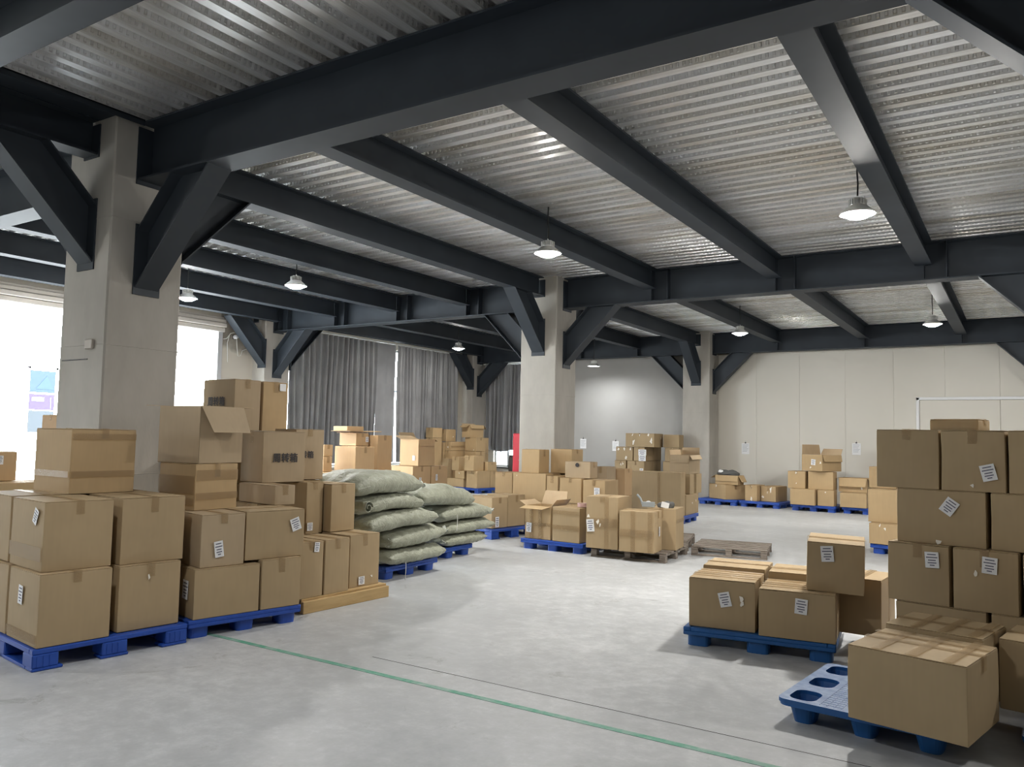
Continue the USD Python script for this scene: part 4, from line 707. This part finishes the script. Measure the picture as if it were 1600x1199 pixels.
def fray(seed, s=.07):
    r = np.random.default_rng(seed); ms = []
    for q in range(7):
        a = r.uniform(0, 2*np.pi); d = np.array([1, .5*math.cos(a), .5*math.sin(a)]); p = [np.zeros(3), d*s*.5, d*s+r.uniform(-.02, .02, 3)]
        e = np.cross(d, [0, .3, 1]); e /= np.linalg.norm(e); w = [.010, .022, .016]
        V = np.array([pp+e*ww*g for pp, ww in zip(p, w) for g in (-1, 1)]); ms.append(trimesh.Trimesh(np.vstack([V, V+[0, 0, .002]]), [[0, 1, 3], [0, 3, 2], [2, 3, 5], [2, 5, 4], [6, 9, 7], [6, 8, 9], [8, 11, 9], [8, 10, 11]], process=False))
    return cat(*ms)
def sack(lab, x, y, z, L, W, T, th, seed, pitch=0, roll=0, bend=0., ends=(), curl=False, cord=None):
    t = thing("woven_sack", lab, "sack", (x, y, z), th, "woven sacks piled on two pallets", tilt=(roll, pitch))
    part("sack_body", sack_mesh(L, W, T, seed, bend), SACK, t, smooth=True)
    part("seam", tube([(u*L/2*.985, -W/2*.955*(1-.03*u*u)-.002, bend*u*u + .004*math.sin(u*31)) for u in np.linspace(-.9, .9, 28)], .0045, 5), SACK, t)
    for sx, sy in ends:
        e = fray(seed+int(sx*3+sy*5)+20); e = rot(e, [0, 0, 1], 0 if sx > 0 else 180); e = rot(e, [0, 0, 1], -35*sy*sx)
        part("tied_end", mv(e, sx*L/2*.93, sy*W/2*.86, bend*.8), SACKEND, t)
    if curl:
        a = np.linspace(0, 3.2*np.pi, 60); r = .075-.055*a/a[-1]; o = np.c_[r*np.cos(a), r*np.sin(a)]; i = np.c_[(r-.006)*np.cos(a), (r-.006)*np.sin(a)]
        pg = Polygon(np.vstack([o, i[::-1]])).buffer(0); m = cat(*[trimesh.creation.extrude_polygon(g, .34, engine="earcut") for g in getattr(pg, "geoms", [pg])])
        m = rot(m, [1, 0, 0], 90); part("rolled_end", mv(m, -L/2+.05, -W/2+.30, -.02), SACK, t, smooth=40)
    if cord: part("cord", tube([(cord[0]+.006*math.sin(q*5), -W/2-.012-.004*q, cord[1]-cord[2]*q) for q in np.linspace(0, 1, 9)], .004, 5), CORD, t)
    return t
XS1, XS2 = -6.39, -6.84
sack("lowest sack of the near pile with a cord hanging to the floor", XS1, 7.42, .248, 1.10, .86, .205, 91, 3, cord=(-.32, -.04, .20))
sack("second sack from bottom in the near pile, white tied ends", XS1-.02, 7.44, .452, 1.12, .86, .22, 92, 8, pitch=-2, ends=((1, -1), (-.9, -1)))
sack("middle sack of the near pile with a torn lower corner", XS1, 7.18, .672, 1.28, .84, .22, 91, 13, pitch=-2, bend=-.03, ends=((-.35, -1),))
sack("second sack from top in the near pile with a rolled-up end", XS1-.03, 7.02, .882, 1.12, .80, .21, 90, 21, pitch=-1, bend=-.05, curl=True)
sack("topmost sack of the near pile, plump and smooth", XS1-.04, 6.93, 1.10, 1.26, .86, .27, 93, 34, bend=-.05, ends=((1, -1),))
sack("lowest sack of the far pile, thin and flat", XS2, 9.05, .232, 1.02, .80, .175, 91, 41, ends=((-1, -1),))
sack("lumpy sack second from bottom in the far pile", XS2, 9.12, .405, 1.26, .82, .19, 90, 52, bend=-.02)
sack("sack third from bottom in the far pile with a pointed corner", XS2, 9.05, .600, 1.24, .82, .22, 91, 63, bend=-.03, ends=((1, -1),), cord=(-.35, .0, .22))
sack("topmost sack of the far pile, pale with gathered wrinkles", XS2-.02, 8.60, .845, 1.26, .88, .30, 92, 74, pitch=4, bend=-.04)
# ---------------------------------------------------------------- pendant lamps
LG = "pendant high-bay lamps hanging between the beams"
DIFF2 = mat("far_lamp_diffuser", {"e": ("emission", {"color": (.95, .98, 1.), "strength": LAMP_POWER*1.1})}, surface="e.emission")
def lamp(lab, x, y, z=4.03, diff=None, deep=False):
    t = thing("pendant_lamp", lab, "lamp", (x, y, z), 0, LG)
    part("reflector", lathe([(.178, 0), (.178, .012), (.165, .022), (.10, .075), (.085, .09), (.0, .09), (.0, .084), (.08, .084), (.094, .070), (.160, .016), (.168, 0)], 36), ALU, t, smooth=30)
    part("heat_sink", cat(lathe([(0, .09), (.075, .09), (.078, .10), (.078, .15), (.06, .165), (0, .165)], 32), *[rot(bx(.07, .09, -.003, .003, .095, .152), [0, 0, 1], k*20) for k in range(18)]), ALU, t)
    part("hook", tube([(0, 0, .16), (.012, 0, .175), (0, 0, .19), (0, 0, .20)], .006), ALU, t)
    part("cord", tube([(0, 0, .195), (.004, .003, .32), (-.003, 0, .45), (0, 0, ZD+.085-z)], .009), BLACK, t)
    part("diffuser", lathe([(0, .040), (.110, .044), (.110, .05), (0, .05)] if deep else [(0, -.055), (.05, -.050), (.09, -.038), (.13, -.016), (.160, .006), (.160, .012), (0, .012)], 32), diff or DIFF, t)
    return t
U = 2.42*.985
DIFF1 = mat("boosted_lamp_diffuser", {"e": ("emission", {"color": (1., .97, .92), "strength": LAMP_POWER*1.65})}, surface="e.emission")  # emission raised above the other lamps to brighten the near cartons
lamp("pendant lamp nearest the camera, upper right, by the third beam", -.59*U, 3.68*U, 4.03, DIFF1)
lamp("added unseen pendant lamp to the right of the picture, near row", .98*U, 3.70*U, 4.03, DIFF1)  # added out of view to brighten the near floor and carton tops
l0 = lamp("pendant lamp at upper centre between first and second beams", -2.16*U, 3.70*U)
for x, y, z, l in ((-4.17, 3.74, 4.03, "pendant lamp at upper left beyond the near column"), (-5.33, 3.72, 4.03, "pendant lamp half hidden behind the near column's right edge"),
                   (-2.19, 7.30, 4.03, "pendant lamp in the far bay just right of the third column"), (-.615, 7.37, 4.03, "pendant lamp at far right above the tall carton stack"), (-5.44, 7.33, 4.03, "pendant lamp before the left curtains near the corner column"),
                   (-4.17, .10, 4.03, "added unseen pendant lamp to the left of the picture, near row"), (.98, 7.34, 4.03, "added unseen pendant lamp to the right of the picture, far row")):  # these two out-of-view lamps are added for brightness
    copy_of(l0, (x*U, y*U, z), 0, l)
DIFF3 = mat("added_fill_diffuser", {"e": ("emission", {"color": (.97, .98, 1.), "strength": LAMP_POWER*.68})}, surface="e.emission")
lamp("added unseen fill lamp above the picture near the camera, brightening the foreground", -3.7, 1.5, 4.03, DIFF3)  # unseen fill lamp, added to brighten the foreground floor
lamp("small far pendant lamp close to the back wall, lighting it", -4.42*U, 8.74*U, 3.76, DIFF2, True)
# ---------------------------------------------------------------- curtains
def curtain(lab, along, a0, a1, fixed, z0, z1, amp, per, seed, hem=.0, m=None):
    n = int((a1-a0)/.018); s = np.linspace(a0, a1, n); K = 14; r = np.random.default_rng(seed)
    ph = np.cumsum(1+.45*np.sin(np.linspace(0, 9*(a1-a0), n)+seed)*r.uniform(.6, 1))*(2*np.pi*.018/per); V = []
    zz = np.linspace(z1, z0, K)
    for i, z in enumerate(zz):
        q = i/(K-1); am = amp*(.75+.35*q); off = am*np.sin(ph+.5*np.sin(q*3+s*2)*q) + .25*am*np.sin(2.3*ph+1)
        ss = s + .02*np.sin(q*4+s*3); zed = np.full(n, z) - (hem*np.sin(s*5.1)*q if i == K-1 else 0)
        V.append(np.c_[np.full(n, fixed)+off, ss, zed] if along == "y" else np.c_[ss, np.full(n, fixed)+off, zed])
    V = np.vstack(V); th = np.array([.003, 0, 0]) if along == "y" else np.array([0, .003, 0]); N = len(V); F = []
    for i in range(K-1):
        a = i*n+np.arange(n-1); F.append(np.c_[a, a+1, a+n+1]); F.append(np.c_[a, a+n+1, a+n]); F.append(N+np.c_[a, a+n+1, a+1]); F.append(N+np.c_[a, a+n, a+n+1])
    t = thing("curtain", lab, "curtain", (0, 0, 0), 0, None)
    part("cloth", trimesh.Trimesh(np.vstack([V, V+th]), np.vstack(F), process=False), m or CURT, t, smooth=True)
    r0 = tube([(fixed, a0, z1+.03), (fixed, (a0+a1)/2, z1+.03), (fixed, a1, z1+.03)], .014, 8) if along == "y" else tube([(a0, fixed, z1+.03), ((a0+a1)/2, fixed, z1+.03), (a1, fixed, z1+.03)], .014, 8)
    part("rail", r0, ALUFRAME, t); return t
curtain("pleated grey curtain on the left wall nearest the wall column", "y", 13.75, 16.95, XL+.13, .85, 4.26, .065, .20, 1)
curtain("smooth grey curtain stretch between the two pleated left-wall curtains", "y", 16.97, 17.78, XL+.12, .85, 4.26, .012, .6, 2)
curtain("pleated grey curtain on the left wall towards the corner, right of bright slit", "y", 17.83, 20.85, XL+.13, .85, 4.26, .065, .19, 3)
curtain("pleated grey curtain on the back wall ending above a bright pane", "x", -15.14, -13.22, YB-.14, 1.20, 4.02, .07, .20, 4, hem=.04)
# ---------------------------------------------------------------- small things
g = part("floor_line", bx(-5.72, 1.6, 4.235, 4.285, .0005, .0018), GREENLINE); tag(g, "worn green painted line running across the bare floor", "floor marking")
t = thing("red_cabinet", "tall red panel standing left of the mid-hall column", "cabinet", (-8.27, 13.25, 0))
part("body", cbx(-.13, .13, -.08, .08, .06, 1.72, .012), RED, t); part("door", cbx(-.092, .092, -.088, -.081, .10, 1.68, .004), RED, t); part("plinth", bx(-.09, .09, -.07, .07, 0, .06), DARKBOX, t)
t = thing("equipment_case", "dark box standing before the far window sill", "box", (-12.98, 20.52, 0), 0)
part("body", cbx(-.155, .155, -.15, .15, 0, 1.06, .015), DARKBOX, t); part("lid", cbx(-.16, .16, -.155, .155, 1.061, 1.09, .01), DARKBOX, t)
t = thing("plastic_crate", "dark olive crate on the small pallet under the far window", "crate", (-13.75, 20.85, .15), 82)
OL = plain("olive_plastic", (.09, .085, .05), .5)
part("body", cat(cbx(-.25, .25, -.18, -.165, 0, .42), cbx(-.25, .25, .165, .18, 0, .42), cbx(-.25, -.235, -.18, .18, 0, .42), cbx(.235, .25, -.18, .18, 0, .42), cbx(-.25, .25, -.18, .18, 0, .015)), OL, t); part("rim", cat(cbx(-.26, .26, -.19, -.18, .39, .42), cbx(-.26, .26, .18, .19, .39, .42)), OL, t)
t = thing("flattened_carton", "loose opened carton sheets lying on the low wide printed box", "cardboard sheet", (-10.80, 11.32, 1.69), 86)
part("sheet", rot(cbx(-.40, .44, -.26, .26, 0, .007, .002), [0, 0, 1], 3), BOX_MATS[3], t); part("sheet", rot(cbx(-.30, .46, -.24, .20, .010, .017, .002), [0, 1, 0], -3, (.4, 0, .01)), BOX_MATS[3], t)
part("folded_sheet", rot(cbx(-.36, .02, -.22, .22, .012, .10, .004), [0, 0, 1], -6), BOX_MATS[3], t)
# tape roll, tool heap
t = thing("tape_roll", "pinkish roll of packing tape lying on the tape-banded carton", "tape roll", (-5.42, 10.42, .657))
part("tape_ring", lathe([(.045, 0), (.075, 0), (.075, .055), (.045, .055), (.045, 0)], 32), plain("pink_tape", (.50, .33, .31), .3), t, smooth=30)
part("core", lathe([(.038, .001), (.0445, .001), (.0445, .054), (.038, .054), (.038, .001)], 32), BOX_MATS[0], t, smooth=30)
GREY = plain("grey_tool_plastic", (.30, .33, .34), .4); DG = plain("dark_grey_cloth", (.10, .10, .095), .8)
t = thing("tape_dispenser", "grey hand-held tape dispenser on the tape-crossed cartons", "tool", (-4.47, 10.62, .705), 20)
part("frame", cat(cbx(-.10, .08, -.026, -.021, 0, .07), cbx(-.10, .08, .021, .026, 0, .07), cbx(-.11, -.09, -.026, .026, .03, .08)), GREY, t)
part("wheel", mv(rot(lathe([(.015, -.019), (.042, -.019), (.042, .019), (.015, .019), (.015, -.019)], 28), [1, 0, 0], 90), -.01, 0, .044), WHITE, t, smooth=30)
part("handle", tube([(-.10, 0, .06), (-.125, 0, .12), (-.17, 0, .17)], .016, 10), GREY, t); part("blade", cbx(.08, .10, -.022, .022, .035, .039, .001), ALUFRAME, t)
def pile(n, seed, sx, sy, sz):
    m = trimesh.creation.icosphere(3); v = m.vertices*[sx, sy, sz]; v += (meshkit.fbm(v*9+seed, 4, seed)-.5)[:, None]*m.vertices*[.1, .1, .12]; v[:, 2] = np.maximum(v[:, 2], -sz*.45); m.vertices = v; return m
t = thing("cloth_bundle", "dark crumpled cloth bundle beside the grey tape dispenser", "cloth", (-4.27, 10.78, .728), 10)
part("cloth", pile(3, 5, .12, .08, .075), DG, t, smooth=True); part("white_tag", rot(cbx(-.06, .05, -.098, -.094, -.03, .05, .001), [0, 1, 0], 12), PAPER, t)
t = thing("cloth_bundle", "dark goods heaped out of the open carton by the third column", "cloth", (-6.58, 20.95, .80), 0)
part("cloth", pile(3, 9, .30, .16, .10), DG, t, smooth=True); part("pale_wrap", mv(pile(3, 12, .10, .08, .05), -.18, -.06, .045), PAPER, t, smooth=True)
# paper sheets pinned on the back wall
PG = "paper sheets pinned to the back wall"
sh = None
for x, z, l in ((-11.50, 1.49, "white paper sheet on the grey wall part just right of the mid-hall column"), (-10.40, 1.44, "white paper sheet left of the taped stack at the back wall"), (-6.47, 1.46, "white paper sheet on the pale wall right of the third column"), (-3.62, 1.52, "white paper sheet behind the open carton crowning the back-wall pile")):
    if sh is None:
        sh = thing("paper_sheet", l, "paper", (x, YB-.006, z), 0, PG)
        part("sheet", bx(-.105, .105, -.002, 0, -.15, .15), PAPER, sh); part("clip", cat(cbx(-.02, .02, -.008, .002, .145, .175, .003), tube([(0, -.004, .17), (.006, -.004, .20), (0, -.004, .215)], .003)), BLACK, sh)
        part("print", cat(*[bx(-.08, .08-.02*(k % 3), -.0028, -.0021, .10-k*.035, .106-k*.035) for k in range(6)]), INK, sh)
    else: copy_of(sh, (x, YB-.006, z), 0, l)
# cables and a lamp holder on the wall beside the roller door
t = thing("wall_cable", "loose pale cables hanging on the stained wall by the roller door", "cable", (XL, 0, 0))
part("cable", tube([(.03, 11.86, 3.78), (.03, 11.95, 3.80), (.03, 12.05, 3.93), (.03, 12.2, 3.98), (.03, 12.3, 4.02)], .012), CORD, t)
part("cable", tube([(.03, 12.02, 3.88), (.03, 11.97, 3.70), (.03, 11.99, 3.45), (.03, 12.0, 3.25)], .010), CORD, t)
part("cable", tube([(.03, 12.22, 3.9), (.03, 12.25, 3.6), (.03, 12.28, 3.42), (.03, 12.36, 3.44), (.03, 12.40, 3.56), (.03, 12.55, 3.62), (.03, 12.7, 3.52)], .011), CORD, t)
t = thing("lamp_holder", "small white lamp holder on the stained wall above the cables", "lamp holder", (XL+.06, 12.18, 3.86))
part("body", rot(lathe([(0, -.05), (.045, -.05), (.05, .0), (.035, .06), (0, .06)], 20), [0, 1, 0], 90), WHITE, t, smooth=30); part("back_plate", bx(-.06, -.045, -.05, .05, -.05, .05), DARKBOX, t)
# banner stand outdoors
t = thing("banner_stand", "pale three-panel notice stand outdoors beyond the open roller door", "sign", (-24, 0, 0))
P1, P2, P3 = plain("pale_blue_print", (.03, .055, .10), .6), plain("pale_violet_print", (.055, .038, .085), .6), plain("pale_grey_print", (.044, .054, .064), .6)
part("frame", cat(cbx(-.03, .03, 11.72, 11.78, 0, 3.4), cbx(-.03, .03, 12.50, 12.56, 0, 3.4), cbx(-.03, .03, 11.72, 12.56, 3.34, 3.4)), WHITE, t)
for z0, z1, m in ((2.66, 3.28, P1), (2.16, 2.60, P2), (1.50, 2.12, P3)): part("poster_panel", cbx(.0, .02, 11.79, 12.49, z0, z1, .003), m, t)
part("poster_print", cat(cbx(.021, .024, 11.86, 12.20, 2.40, 2.52), cbx(.021, .024, 12.38, 12.40, 2.2, 2.52)), WHITE, t)
part("poster_print", trimesh.Trimesh([(.022, 11.95, 2.75), (.022, 12.45, 2.75), (.022, 12.25, 3.15), (.026, 11.95, 2.75), (.026, 12.45, 2.75), (.026, 12.25, 3.15)]).convex_hull, plain("sky_print", (.03, .06, .07), .6), t)
